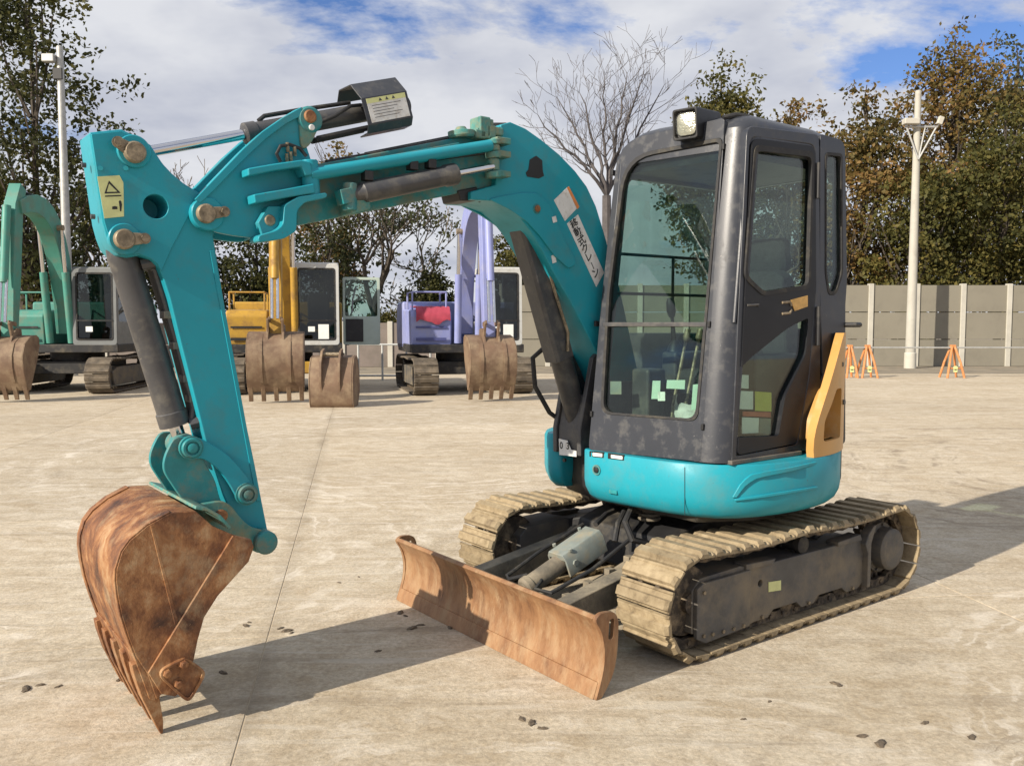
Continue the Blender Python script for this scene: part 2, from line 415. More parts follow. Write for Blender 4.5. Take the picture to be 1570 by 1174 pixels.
    for k, (cx, cy, r0, r1, lite) in enumerate(((-3.0, 5.6, 0.9, 2.6, True), (0.2, 0.4, 1.6, 2.9, True), (4.6, 2.2, 1.2, 3.4, True), (2.4, 1.0, 1.1, 2.2, False), (-1.0, 10.0, 1.5, 4.5, True), (6.5, 8.5, 1.5, 4.0, False))):
        dist = vmath('LENGTH', vmath('SUBTRACT', g.outputs['Position'], (cx, cy, 0.0)).outputs[0]).outputs['Value']
        wob = fmath('MULTIPLY_ADD' if False else 'MULTIPLY', noise(1.7, 4, 0.6, 0, (1, 1, 1), 0, (k * 3.0, 1, 0)), 0.5)
        dw = fmath('ADD', dist, wob)
        cb_ = N.new('ShaderNodeCombineXYZ'); L.new(fmath('MULTIPLY', dw, 9.0), cb_.inputs[0]); cb_.inputs[1].default_value = k * 7.3
        an = N.new('ShaderNodeTexNoise'); an.inputs['Scale'].default_value = 1.0; an.inputs['Detail'].default_value = 5; an.inputs['Roughness'].default_value = 0.7
        L.new(cb_.outputs[0], an.inputs['Vector'])
        band = fmath('MULTIPLY', ramp(fmath('DIVIDE', dist, r1 * 1.3), [(r0 / r1 / 1.3, (0, 0, 0)), (r0 / r1 / 1.3 + 0.12, (1, 1, 1)), (0.72, (1, 1, 1)), (0.9, (0, 0, 0))]), ramp(an.outputs['Fac'], [(0.50, (0, 0, 0)), (0.60, (1, 1, 1))]))
        msk = fmath('MULTIPLY', band, ramp(noise(2.4, 9, 0.72, 0.5, (1, 1, 1), 0, (k * 5.0, 2, 0)), [(0.46, (0, 0, 0)), (0.60, (0.85, 0.85, 0.85))]))
        c = mix(msk, c, (0.66, 0.60, 0.50) if lite else (0.22, 0.175, 0.125))
    # damp line along the main joint
    dj = fmath('ABSOLUTE', fmath('ADD', vmath('DOT_PRODUCT', vmath('SUBTRACT', g.outputs['Position'], (-1.17, 4.18, 0.0)).outputs[0], (0.985, 0.174, 0.0)).outputs['Value'], fmath('MULTIPLY', fmath('SUBTRACT', noise(1.3, 6, 0.6), 0.5), 0.16)), 0.0)
    c = mix(fmath('MULTIPLY', ramp(dj, [(0.0, (0.55, 0.55, 0.55)), (0.085, (0, 0, 0))]), ramp(noise(1.0, 8, 0.7, 0, (1, 1, 1), 0, (2, 5, 0)), [(0.38, (0.15, 0.15, 0.15)), (0.62, (1, 1, 1))])), c, (0.21, 0.17, 0.12))
    if rand:
        oi = N.new('ShaderNodeObjectInfo'); rm = N.new('ShaderNodeMapRange'); L.new(oi.outputs['Random'], rm.inputs[0]); rm.inputs[3].default_value = 1 - rand; rm.inputs[4].default_value = 1 + rand
        hs = N.new('ShaderNodeHueSaturation'); L.new(rm.outputs[0], hs.inputs['Value']); L.new(c, hs.inputs['Color']); c = hs.outputs[0]
    L.new(c, b.inputs['Base Color']); b.inputs['Roughness'].default_value = 0.92; b.inputs['Specular IOR Level'].default_value = 0.2
    b1 = N.new('ShaderNodeBump'); b1.inputs['Strength'].default_value = 0.5; b1.inputs['Distance'].default_value = 0.012
    L.new(noise(9, 10, 0.74, 0.3), b1.inputs['Height'])
    b2 = N.new('ShaderNodeBump'); b2.inputs['Strength'].default_value = 0.6; b2.inputs['Distance'].default_value = 0.004
    L.new(noise(75, 5, 0.7), b2.inputs['Height']); L.new(b1.outputs[0], b2.inputs['Normal']); L.new(b2.outputs[0], b.inputs['Normal'])
    return m
YARD = yard_mat('sandy_yard_concrete')
VERGE = M('grey_brown_verge_soil', (0.19, 0.165, 0.125), 0.95, var=0.3, vs=1.4, dirt=(0.28, 0.23, 0.16), da=0.4, ds=2.0, bump=0.4, bs=14)
grd = MB().add([(-500, -80, -0.0025), (500, -80, -0.0025), (500, 900, -0.0025), (-500, 900, -0.0025)], [(0, 1, 2, 3)]).build('ground', M('joint_sand', (0.42, 0.345, 0.245), 0.95, var=0.2, vs=3, bump=0.2, bs=40))
tag(grd, None, kind='structure')
# concrete slabs of the yard, laid on a grid about 10 degrees off the view
SU, SV = Vector((0.985, 0.174)), Vector((-0.174, 0.985)); J0 = Vector((-1.17, 4.18))
SLX, SLY = 3.6, 2.75
slab0 = None
for i in range(-5, 7):
    for j in range(-3, 8):
        c = J0 + SU * (SLX * (i + 0.5)) + SV * (SLY * (j - 0.08) + SLY / 2)
        if c.y > 25 or c.y < -3 or abs(c.x) > 4 + c.y * 0.75: continue
        if slab0 is None:
            slab0 = MB().box(-SLX / 2 + 0.002, SLX / 2 - 0.002, -SLY / 2 + 0.002, SLY / 2 - 0.002, -0.12, 0).build('concrete_slab', YARD, grd, bevel=0.002)
            s = slab0
        else: s = dup(slab0, grd)
        s.location = (c.x, c.y, 0.0); s.rotation_euler = (0, 0, math.atan2(0.174, 0.985))
far = MB().add([(-500, 24.4, 0.0015), (500, 24.4, 0.0015), (500, 420, 0.0015), (-500, 420, 0.0015)], [(0, 1, 2, 3)]).build('far_yard', YARD); tag(far, None, kind='structure')
vg = MB().add([(-60, 25.5, 0.006), (60, 25.5, 0.006), (60, 300, 0.006), (-60, 300, 0.006)], [(0, 1, 2, 3)])
vgo = vg.build('verge', VERGE); tag(vgo, None, kind='structure')
# ================================================================== boundary walls
PANEL = M('beige_wall_panel', (0.215, 0.198, 0.155), 0.85, var=0.05, vs=0.8, dirt=(0.18, 0.165, 0.13), da=0.25, ds=1.4, bump=0.05, bs=30, rand=0.03)
POST = M('concrete_post', (0.45, 0.43, 0.37), 0.8, var=0.1, vs=3, bump=0.05, bs=30)
PINKP = M('grey_pink_panel', (0.19, 0.158, 0.138), 0.85, var=0.08, vs=1, dirt=(0.14, 0.12, 0.10), da=0.3, ds=1.5, rand=0.04)
WY = 30.0
def wall_thing(name, label, x0, n, pitch, hh, rows, pm_, Y):
    r = empty(name, (x0, Y, 0)); tag(r, label, 'wall')
    ph = hh / rows
    pan = MB().box(0.07, pitch - 0.07, -0.05, 0.05, 0.012, ph - 0.012).build('panel', pm_, r, bevel=0.006); pan.location = (0, 0, 0.0)
    pst = MB().box(-0.085, 0.085, -0.10, 0.10, 0, hh + 0.04).build('post', POST, r, bevel=0.012)
    for k in range(n + 1):
        if k: p = dup(pst, r); p.location = (k * pitch, 0, 0)
        if k < n:
            for j in range(rows):
                if k or j: q = dup(pan, r); q.location = (k * pitch, 0, j * ph)
    return r
wall_thing('panel_wall', 'tall beige wall of stacked concrete panels between pale posts', -0.35, 21, 1.575, 2.78, 3, PANEL, WY)
wall_thing('low_panel_wall', 'low grey-pink panel wall with pale posts behind the parked machines', -24.9, 15, 1.6, 1.5, 2, PINKP, 29.5)

# ================================================================== poles
CONC = M('pale_concrete_pole', (0.40, 0.385, 0.335), 0.75, var=0.08, vs=2, dirt=(0.3, 0.285, 0.24), da=0.2, ds=3)
GALV = M('galvanised_steel', (0.42, 0.42, 0.40), 0.5, 0.4, var=0.15, vs=8)
def pole(name, label, x, Y, ytop, kind):
    px = at_depth(x, 500, Y); h = at_depth(x, ytop, Y).z
    r = empty(name, (px.x, Y, 0)); tag(r, label, 'pole', 'light poles round the yard')
    MB().lathe((0, 0, 0), (0, 0, 1), [(0, 0.165 if kind == 'arms' else 0.14), (h, 0.095 if kind == 'arms' else 0.085), (h + 0.02, 0.06)], 18).build('shaft', CONC if kind == 'arms' else GALV, r)
    if kind == 'arms':
        z = at_depth(x, 196, Y).z; zl = at_depth(x, 246, Y).z
        b = MB(); b.cyl((-0.42, -0.12, z), (0.60, -0.12, z), 0.035, n=8)
        for s, e in ((-0.40, -0.40), (0.56, 0.56)): b.cyl((s, -0.12, z), (0.0, -0.15, zl), 0.03, n=8)
        b.cyl((0.2, -0.12, z), (0.0, -0.15, zl), 0.025, n=8); b.build('bracket', GALV, r)
        b = MB(); b.loft([[Vector((-0.30 + sx * 0.24, -0.2 + sy * 0.14, z + zz_)) for sx, sy in ((-1, -1), (1, -1), (1, 1), (-1, 1))] for zz_ in (0.05, 0.10, 0.24)])
        b.build('flood_lamp', POST, r, bevel=0.03)
        b = MB(); b.beam((0.60, -0.2, z + 0.06), (0.68, -0.2, z + 0.30), 0.14, 0.16); b.build('flood_lamp', POST, r, bevel=0.02)
    else:
        z = at_depth(x, 92, Y).z
        b = MB(); b.box(-0.42, -0.08, -0.2, 0.0, z - 0.10, z + 0.12); b.build('flood_lamp', GALV, r, bevel=0.03)
        MB().box(-0.15, 0.1, -0.14, -0.08, z - 0.55, z - 0.25).build('junction_box', T['black'], r, bevel=0.01)
    MB().lathe((0, 0, -0.0), (0, 0, 1), [(0, 0.19), (0.5, 0.185), (0.52, 0.17)], 18).build('base_collar', POST, r)
    return r
pole('light_pole', 'pale concrete light pole with triangular bracket by the panel wall', 1397, 28.6, 140, 'arms')
pole('light_pole', 'grey light pole rising behind the arm among the left tree', 106, 24.5, 72, 'box')

# ================================================================== trees
LEAF = {}
def leaf_mat(name, stops, tr=0.35, nscale=0.35):
    m = bpy.data.materials.new(name); m.use_nodes = True
    N, L = m.node_tree.nodes, m.node_tree.links; N.clear()
    out = N.new('ShaderNodeOutputMaterial'); g = N.new('ShaderNodeNewGeometry')
    n = N.new('ShaderNodeTexNoise'); n.inputs['Scale'].default_value = nscale; n.inputs['Detail'].default_value = 3; L.new(g.outputs['Position'], n.inputs['Vector'])
    ad = N.new('ShaderNodeMath'); ad.operation = 'MULTIPLY_ADD'; ad.inputs[1].default_value = 0.38; L.new(g.outputs['Random Per Island'], ad.inputs[0])
    sb = N.new('ShaderNodeMath'); sb.operation = 'SUBTRACT'; sb.inputs[1].default_value = 0.19; L.new(n.outputs['Fac'], sb.inputs[0]); L.new(sb.outputs[0], ad.inputs[2])
    r = N.new('ShaderNodeValToRGB'); e = r.color_ramp.elements
    while len(e) < len(stops): e.new(0.5)
    for k, (p, c) in enumerate(stops): e[k].position = p; e[k].color = (*c, 1)
    L.new(ad.outputs[0], r.inputs[0])
    d = N.new('ShaderNodeBsdfPrincipled'); d.inputs['Roughness'].default_value = 0.65; d.inputs['Specular IOR Level'].default_value = 0.25
    t = N.new('ShaderNodeBsdfTranslucent'); mx = N.new('ShaderNodeMixShader'); mx.inputs[0].default_value = tr
    L.new(r.outputs[0], d.inputs['Base Color']); L.new(r.outputs[0], t.inputs['Color'])
    L.new(d.outputs[0], mx.inputs[1]); L.new(t.outputs[0], mx.inputs[2]); L.new(mx.outputs[0], out.inputs[0])
    return m
LEAF['dark'] = leaf_mat('dark_evergreen_leaves', [(0.25, (0.022, 0.028, 0.010)), (0.5, (0.050, 0.056, 0.018)), (0.75, (0.105, 0.098, 0.028))])
LEAF['green'] = leaf_mat('olive_green_leaves', [(0.25, (0.038, 0.042, 0.013)), (0.5, (0.090, 0.088, 0.024)), (0.75, (0.165, 0.135, 0.036))])
LEAF['autumn'] = leaf_mat('autumn_brown_leaves', [(0.22, (0.045, 0.046, 0.016)), (0.45, (0.125, 0.100, 0.030)), (0.62, (0.20, 0.130, 0.042)), (0.8, (0.26, 0.15, 0.055))])
LEAF['pale'] = leaf_mat('thin_grey_green_leaves', [(0.25, (0.035, 0.045, 0.02)), (0.5, (0.07, 0.08, 0.035)), (0.75, (0.12, 0.12, 0.06))])
BARK = M('dark_bark', (0.06, 0.048, 0.036), 0.9, var=0.35, vs=6, bump=0.4, bs=30)
BARKP = M('pale_grey_bark', (0.20, 0.175, 0.15), 0.9, var=0.3, vs=4, bump=0.3, bs=30)
import numpy as np
def limb(b, p, d, ln, r, rng, depth, maxd, tips, up=0.25, spread=0.6, ratio=0.72, kids=(2, 3), nseg=4, wig=0.16):
    pts = [p.copy()]; rad = [r]; q = p.copy(); dd = d.copy()
    for k in range(nseg):
        dd = (dd + Vector((rng.gauss(0, wig), rng.gauss(0, wig), rng.gauss(0, wig * 0.6) + up * 0.12))).normalized()
        q = q + dd * (ln / nseg); pts.append(q.copy()); rad.append(max(0.013, r * (1 - 0.36 * (k + 1) / nseg)))
    b.tube(pts, rad, 7 if depth < 2 else (5 if depth < 3 else 3))
    if depth >= maxd - 1: tips.append((pts[-1], dd)); tips.append((pts[nseg // 2], dd))
    if depth < maxd:
        n = rng.randint(*kids) + (1 if depth == 0 else 0)
        for k in range(n):
            i = nseg if k == 0 else rng.randint(max(1, nseg // 2), nseg)
            nd = (dd + Vector((rng.gauss(0, 1), rng.gauss(0, 1), rng.gauss(0, 0.6))) * spread + Vector((0, 0, up * 0.5))).normalized()
            limb(b, pts[i], nd, ln * ratio * rng.uniform(0.75, 1.15), rad[i] * 0.78, rng, depth + 1, maxd, tips, up, spread, ratio, kids, nseg, wig)
def leaf_cloud(centres, sig, per, size, rng, flat=0.8):
    n = len(centres) * per
    c = np.repeat(np.array(centres), per, axis=0)
    p = c + rng.normal(0, 1, (n, 3)) * np.array([sig, sig, sig * flat])
    a = rng.normal(0, 1, (n, 3)); a /= np.linalg.norm(a, axis=1)[:, None]
    t = rng.normal(0, 1, (n, 3)); u = np.cross(a, t); u /= np.linalg.norm(u, axis=1)[:, None]
    s = size * rng.uniform(0.55, 1.35, (n, 1))
    v = np.stack([p - a * s * 0.7, p + u * s * 0.42, p + a * s * 0.7, p - u * s * 0.42], axis=1).reshape(-1, 3)
    return v
def cloud_obj(name, v, mat, parent):
    n = len(v) // 4; me = bpy.data.meshes.new(name)
    me.vertices.add(len(v)); me.vertices.foreach_set('co', v.astype(np.float32).ravel())
    me.loops.add(4 * n); me.loops.foreach_set('vertex_index', np.arange(4 * n, dtype=np.int32))
    me.polygons.add(n); me.polygons.foreach_set('loop_start', np.arange(0, 4 * n, 4, dtype=np.int32))
    me.update(calc_edges=True); me.materials.append(mat)
    o = bpy.data.objects.new(name, me); COL.objects.link(o); o.parent = parent; return o
def tree(name, label, x, Y, top, half, seed, leaf='green', low=0.25, per=26, size=0.17, sig=0.5, blobs=60,  bark=None, lean=0.0, holes=0.0, trunk_r=0.18, group='trees beyond the wall', shape=1.0, extra=None):
    """x: photo column, top: photo row of the crown's top, half: half crown width in photo px; all at distance Y"""
    rng = random.Random(seed); nrg = np.random.default_rng(seed)
    base = at_depth(x, 500, Y); h = at_depth(x, top, Y).z; hw = half / FPX * Y
    blobs = int(blobs * 1.6); per = int(per * 2.8); size *= 0.70
    r = empty(name, (base.x, Y, 0)); tag(r, label, 'tree', group)
    b = MB(); tips = []
    zt = h * (low + 0.12)
    limb(b, Vector((0, 0, -0.1)), Vector((lean, 0, 1)).normalized(), zt, trunk_r, rng, 0, 4, tips, up=0.55, spread=0.55, ratio=0.68, kids=(2, 3))
    # limbs that reach into the crown
    cen = []
    for k in range(blobs):
        while True:
            u = Vector((rng.uniform(-1, 1), rng.uniform(-1, 1), rng.uniform(-1, 1)))
            if u.length <= 1 and u.length > 0.35: break
        zf = u.z * 0.5 + 0.5
        wz = (math.sin(math.pi * min(1, max(0.06, zf * 0.92 + 0.06))) ** 0.6) * shape
        p = Vector((u.x * hw * wz + lean * h * zf * 0.4, u.y * hw * 0.75 * wz, h * low + (h * (1 - low)) * zf * 0.97))
        cen.append(p)
    for p in cen[::3]:
        s0 = Vector((p.x * 0.08, p.y * 0.08, max(zt * 0.55, p.z - (abs(p.x) + abs(p.y)) * 1.1 - h * 0.12)))
        m_ = s0.lerp(p, 0.5) + Vector((rng.gauss(0, 0.15), rng.gauss(0, 0.15), -0.15))
        b.tube([s0, m_, p], [trunk_r * 0.34, trunk_r * 0.2, 0.02], 4)
    b.tube([(0, 0, zt * 0.6), (lean * h * 0.2, 0.05, h * 0.55), (lean * h * 0.42, 0, h * 0.93)], [trunk_r * 0.7, trunk_r * 0.4, 0.03], 6)
    b.build('trunk', bark or BARK, r)
    pts = [tuple(p) for p in cen if rng.random() >= holes]
    sub = []
    for p in pts:                                      # each clump is itself a spray of smaller clumps
        for _ in range(4): sub.append((p[0] + rng.gauss(0, sig * 0.8), p[1] + rng.gauss(0, sig * 0.8), p[2] + rng.gauss(0, sig * 0.6)))
    v = leaf_cloud(sub, sig * 0.42, max(3, per // 4), size, nrg)
    cloud_obj('crown', v, LEAF[leaf], r)
    return r
def bare_tree(name, label, x, Y, top, seed, leafy=0, bark=None, lean=0.0, spread=0.5, trunk_r=0.16, ratio=0.74, maxd=6, trunk_f=0.26, up=0.35, group='trees beyond the wall'):
    rng = random.Random(seed); base = at_depth(x, 500, Y); h = at_depth(x, top, Y).z
    r = empty(name, (base.x, Y, 0)); tag(r, label, 'tree', group)
    b = MB(); tips = []
    limb(b, Vector((0, 0, -0.1)), Vector((lean, 0, 1)).normalized(), h * trunk_f, trunk_r, rng, 0, maxd, tips, up=up, spread=spread, ratio=ratio, kids=(2, 3), nseg=4, wig=0.13)
    zm = max(v.z for v in b.v); k = h / zm
    b.v = [v * k for v in b.v]
    b.build('trunk', bark or BARK, r)
    if leafy:
        nrg = np.random.default_rng(seed); pts = [tuple(p * k) for p, d in tips if rng.random() < 0.5]
        cloud_obj('crown', leaf_cloud(pts, 0.22, leafy, 0.12, nrg), LEAF['pale'], r)
    return r
# left side
tree('broadleaf_tree', 'tall dark green tree towering at the left edge behind the pole', 62, 27, -60, 140, 11, 'dark', low=0.16, per=40, size=0.17, sig=0.46, blobs=78, holes=0.08, trunk_r=0.2)
tree('broadleaf_tree', 'dark tree behind the green machine and the arm', 175, 36, 250, 95, 12, 'dark', low=0.15, per=36, size=0.2, sig=0.55, blobs=50)
bare_tree('bare_tree', 'thin leafless tree in the gap above the arm', 285, 40, 238, 13, lean=0.05, trunk_r=0.12, bark=BARKP, maxd=6)
tree('broadleaf_tree', 'brown-green tree showing just above the offset cylinder', 525, 41, 222, 75, 14, 'autumn', low=0.3, per=34, size=0.2, sig=0.5, blobs=36)
tree('broadleaf_tree', 'dark spreading tree behind the yellow machine arm', 395, 38, 300, 80, 15, 'dark', low=0.1, per=36, size=0.2, sig=0.55, blobs=46)
tree('broadleaf_tree', 'dark thin-crowned tree above the white-framed cab', 505, 36, 290, 62, 16, 'dark', low=0.12, per=26, size=0.18, sig=0.45, blobs=34, holes=0.25)
bare_tree('sparse_tree', 'crooked sparse tree rising above the open door', 572, 34, 262, 171, leafy=7, lean=0.05, spread=0.45, trunk_r=0.15, maxd=5)
bare_tree('sparse_tree', 'leaning grey tree with few leaves left of the blue boom', 668, 35, 318, 182, leafy=5, lean=-0.08, spread=0.5, trunk_r=0.13, maxd=5, bark=BARKP)
tree('shrub', 'dark rounded bush behind the blue machine housing', 660, 33, 408, 40, 19, 'dark', low=0.05, per=44, size=0.15, sig=0.3, blobs=34, trunk_r=0.1)
tree('shrub', 'dull green scrub on the skyline beside the open door', 600, 48, 470, 40, 20, 'green', low=0.05, per=30, size=0.2, sig=0.4, blobs=24, trunk_r=0.08)
tree('broadleaf_tree', 'green tree seen under the bend of the boom', 800, 38, 310, 55, 21, 'green', low=0.1, per=34, size=0.2, sig=0.5, blobs=40)
def spread_tree(label, Y, fork_px, ends, seed):
    """leafless tree whose main limbs fan out from a low fork; ends are photo pixels of the limb tips"""
    rng = random.Random(seed); f0 = at_depth(*fork_px, Y); r = empty('bare_tree', (f0.x, Y, 0)); tag(r, label, 'tree', 'trees beyond the wall')
    b = MB(); fk_ = Vector((0, 0, f0.z))
    b.tube([(0.1, 0, -0.1), (0.04, 0.02, f0.z * 0.5), fk_], [0.24, 0.19, 0.15], 8)
    def twig(p, d, ln, rad, dep):
        pts = [p]; rr = [rad]; q = p; dd = d
        for k in range(4):
            dd = (dd + Vector((rng.gauss(0, 0.13), rng.gauss(0, 0.13), rng.gauss(0, 0.08) + 0.07))).normalized(); q = q + dd * ln / 4; pts.append(q); rr.append(max(0.0075, rad * (1 - 0.2 * (k + 1))))
        b.tube(pts, rr, 4 if dep < 2 else 3)
        if dep < 3:
            for k in range(3 if dep < 2 else 2):
                i = rng.randint(1, 4); a_ = rng.choice((-1, 1)) * rng.uniform(0.35, 0.75)
                nd = Vector((dd.x * math.cos(a_) - dd.z * math.sin(a_), dd.y + rng.gauss(0, 0.35), dd.x * math.sin(a_) + dd.z * math.cos(a_) + 0.15)).normalized()
                twig(pts[i], nd, ln * rng.uniform(0.5, 0.75), rr[i] * 0.7, dep + 1)
    for k, (ex, ey) in enumerate(ends):
        e_ = at_depth(ex, ey, Y + rng.uniform(-1.6, 1.6)); e_ = Vector((e_.x - f0.x, e_.y - Y, e_.z))
        d_ = e_ - fk_; pts = []; rr = []; n_ = 9
        for i in range(n_ + 1):
            u = i / n_; p = fk_ + d_ * u + Vector((-d_.x * 0.10 * math.sin(math.pi * u), 0, -0.06 * d_.length * math.sin(math.pi * u))) * (1 if abs(d_.x) > 0.8 else 0.2)
            p += Vector((rng.gauss(0, 0.05), rng.gauss(0, 0.05), rng.gauss(0, 0.03))) if 0 < i else Vector(); pts.append(p); rr.append(0.062 * (1 - u) ** 0.8 + 0.011)
        b.tube(pts, rr, 6)
        for i in range(3, n_ + 1):
            t_ = (pts[i] - pts[i - 1]).normalized()
            for s_ in ((-1, 1) if i % 2 else (rng.choice((-1, 1)),)):
                a_ = s_ * rng.uniform(0.3, 0.7); nd = Vector((t_.x * math.cos(a_) - t_.z * math.sin(a_), rng.gauss(0, 0.3), t_.x * math.sin(a_) + t_.z * math.cos(a_))).normalized()
                twig(pts[i], nd, d_.length * rng.uniform(0.16, 0.28), rr[i] * 0.6, 1)
    b.build('trunk', M('grey_twig_bark', (0.085, 0.076, 0.075), 0.9, var=0.3, vs=4), r)
spread_tree('wide leafless tree fanning out left of the cab roof', 31, (930, 300), [(822, 175), (856, 150), (888, 140), (925, 128), (962, 112), (990, 108), (1020, 130)], 4)
# right side
tree('broadleaf_tree', 'dark evergreen peeping over the cab behind the work lamp', 1100, 36, 92, 72, 23, 'green', low=0.2, per=44, size=0.2, sig=0.55, blobs=60)
tree('broadleaf_tree', 'olive tree just over the cab roof', 1205, 37, 132, 62, 24, 'autumn', low=0.2, per=40, size=0.2, sig=0.5, blobs=50)
tree('broadleaf_tree', 'brownish tree between the cab and the pale pole', 1320, 36, 118, 95, 25, 'autumn', low=0.14, per=46, size=0.2, sig=0.55, blobs=84, holes=0.25)
tree('broadleaf_tree', 'tallest tree, autumn brown top, right of the pale pole', 1450, 38, 22, 105, 26, 'autumn', low=0.12, per=48, size=0.2, sig=0.6, blobs=100, holes=0.2)
tree('broadleaf_tree', 'grey-green thin tree at the right edge', 1545, 40, 55, 80, 27, 'pale', low=0.2, per=26, size=0.2, sig=0.55, blobs=48, holes=0.2)
tree('broadleaf_tree', 'deep green tree low against the wall at the right edge', 1530, 34, 150, 85, 28, 'green', low=0.1, per=46, size=0.19, sig=0.5, blobs=76, holes=0.15)
tree('broadleaf_tree', 'dark green tree low behind the pale pole', 1400, 33.5, 255, 90, 29, 'green', low=0.1, per=44, size=0.18, sig=0.5, blobs=60, holes=0.35)
# ================================================================== barricades
ORANGE = M('orange_barricade_paint', (0.50, 0.20, 0.065), 0.5, var=0.12, vs=6, dirt=(0.5, 0.36, 0.2), da=0.2, ds=10)
def barricade(x, label, wd):
    Y = 23.6; p = at_depth(x, 500, Y); r = empty('barricade', (p.x, Y, 0)); tag(r, label, 'barricade', 'orange A-frame barricades along the wall')
    h = 0.84; b = MB()
    for y0 in (-0.22, 0.22):
        for s in (-1, 1):
            b.tube([(s * wd, y0, 0), (s * wd * 0.62, y0 * 0.7, h * 0.5), (s * wd * 0.16, y0 * 0.15, h)], 0.032, 8)
    b.tube([(-wd * 0.7, -0.16, 0.26), (wd * 0.7, -0.16, 0.26)], 0.02, 8)
    b.build('a_frame', ORANGE, r)
    b = MB(); b.lathe((0, -0.19, 0.27), (0, 1, 0), [(0, 0.06), (0.02, 0.06)], 14); b.box(-0.05, 0.05, -0.19, -0.17, 0.16, 0.24); b.build('cross_plate', T['stk_lime'], r)
    b = MB(); b.box(-0.07, 0.07, -0.05, 0.05, h - 0.03, h + 0.05); b.build('pipe_saddle', ORANGE, r, bevel=0.015)
    return r
barricade(1304, 'orange A-frame barricade nearest the cab', 0.15)
barricade(1331, 'second orange A-frame barricade from the cab, left of the pale pole', 0.21)
barricade(1462, 'orange A-frame barricade standing alone right of the pale pole', 0.23)
p0, p1 = at_depth(1285, 533, 23.6), at_depth(1640, 533, 23.6)
rl = MB().cyl(p0, p1, 0.022, n=10).build('barrier_pipe', GALV); tag(rl, 'thin grey pipe laid through the orange barricades', 'pipe')
# ================================================================== the compact excavator
EX = empty('compact_excavator', ORG, YAW)
tag(EX, 'teal compact excavator with grey cab, rusty bucket and mud-caked tracks, nearest of all', 'excavator')
C0 = -0.24                                            # boom, arm and bucket work in the plane l = C0

# ---------------------------------------------------------------- tracks
def track_path(ac, bc, zc, r, n_arc=14, sag=0.0):
    pts = []
    for k in range(n_arc + 1):                        # front idler, bottom to top
        t = -math.pi / 2 + math.pi * k / n_arc; pts.append((ac + r * math.cos(t), zc + r * math.sin(t)))
    m = 16
    for k in range(1, m):
        u = k / m; pts.append((ac + (bc - ac) * u, zc + r - sag * abs(math.sin(2 * math.pi * u)) ** 1.2))
    for k in range(n_arc + 1):
        t = math.pi / 2 + math.pi * k / n_arc; pts.append((bc + r * math.cos(t), zc + r * math.sin(t)))
    return pts
def along(pts, count):                                # points and tangents at equal steps round the closed path
    P = [Vector(p) for p in pts]; n = len(P); seg = [(P[(i + 1) % n] - P[i]).length for i in range(n)]
    tot = sum(seg); out = []; i = 0; acc = 0
    for k in range(count):
        d = tot * k / count
        while acc + seg[i] < d: acc += seg[i]; i += 1
        p = P[i].lerp(P[(i + 1) % n], (d - acc) / seg[i])
        i2 = (i + 1) % n; t = (P[i2] - P[i]).normalized()
        out.append((p, t))
    return out, tot / count
def shoe_mesh(pitch, width, th, name, mat, holes=True):
    b = MB(); h = pitch / 2; w = width / 2
    prof = [(-h * 0.96, 0.0), (-h * 0.96, th * 0.30), (-h * 0.80, th * 0.42), (-h * 0.70, th * 0.96), (h * 0.10, th), (h * 0.22, th * 0.50),
            (h * 0.66, th * 0.46), (h * 0.74, th * 0.62), (h * 0.93, th * 0.60), (h * 0.95, th * 0.12), (h * 0.9, 0.0)]
    b.loft([[Vector((x, y, z * sc)) for x, z in prof] for y, sc in ((-w, 0.55), (-w + 0.012, 1), (w - 0.012, 1), (w, 0.55))])
    o = b.build(name, mat, ang=0.5)
    return o
def make_track(parent, path, count, l0, l1, th, mat_shoe, mat_chain, proto=None, chain_w=0.10):
    st, pitch = along(path, count)
    lc = (l0 + l1) / 2
    b = MB()                                          # chain of links just inside the shoes
    inn = []
    for p, t in along(path, count * 2)[0]:
        nrm = Vector((t.y, -t.x)); inn.append((p, nrm))
    for sd in (-1, 1):
        rings = []
        for k, (p, nrm) in enumerate(inn):
            d0, d1 = 0.002, 0.042 if k % 2 else 0.050
            y0, y1 = lc + sd * chain_w / 2 - 0.012, lc + sd * chain_w / 2 + 0.012
            q0, q1 = p - nrm * d0, p - nrm * d1
            rings.append([Vector((q0.x, y0, q0.y)), Vector((q0.x, y1, q0.y)), Vector((q1.x, y1, q1.y)), Vector((q1.x, y0, q1.y))])
        b.loft(rings, closed=True)
    for k, (p, nrm) in enumerate(inn):
        if k % 2 == 0:
            q = p - nrm * 0.027; b.cyl((q.x, lc - chain_w / 2 - 0.02, q.y), (q.x, lc + chain_w / 2 + 0.02, q.y), 0.011, n=8)
    tr = b.build('crawler_track', mat_chain, parent)
    if proto is None:
        proto = shoe_mesh(pitch, l1 - l0, th, 'track_shoe', mat_shoe)
        first = True
    else: first = False
    for k, (p, t) in enumerate(st):
        nrm = Vector((t.y, -t.x))
        s = proto if (first and k == 0) else dup(proto, tr)
        s.parent = tr
        jt = math.sin(k * 12.9898) * 0.5
        s.matrix_local = Matrix(((t.x, 0, nrm.x, p.x), (0, 1, 0, lc + jt * 0.002), (t.y, 0, nrm.y, p.y), (0, 0, 0, 1)))
    return tr, proto
TH = 0.034
PATH = track_path(0.757, -0.787, 0.243, 0.243 - TH, sag=0.014)
trk_l, shoe_p = make_track(EX, PATH, 46, 0.468, 0.775, TH, T['mud'], T['chain'])
trk_r, _ = make_track(EX, PATH, 46, -0.775, -0.468, TH, T['mud'], T['chain'], shoe_p)

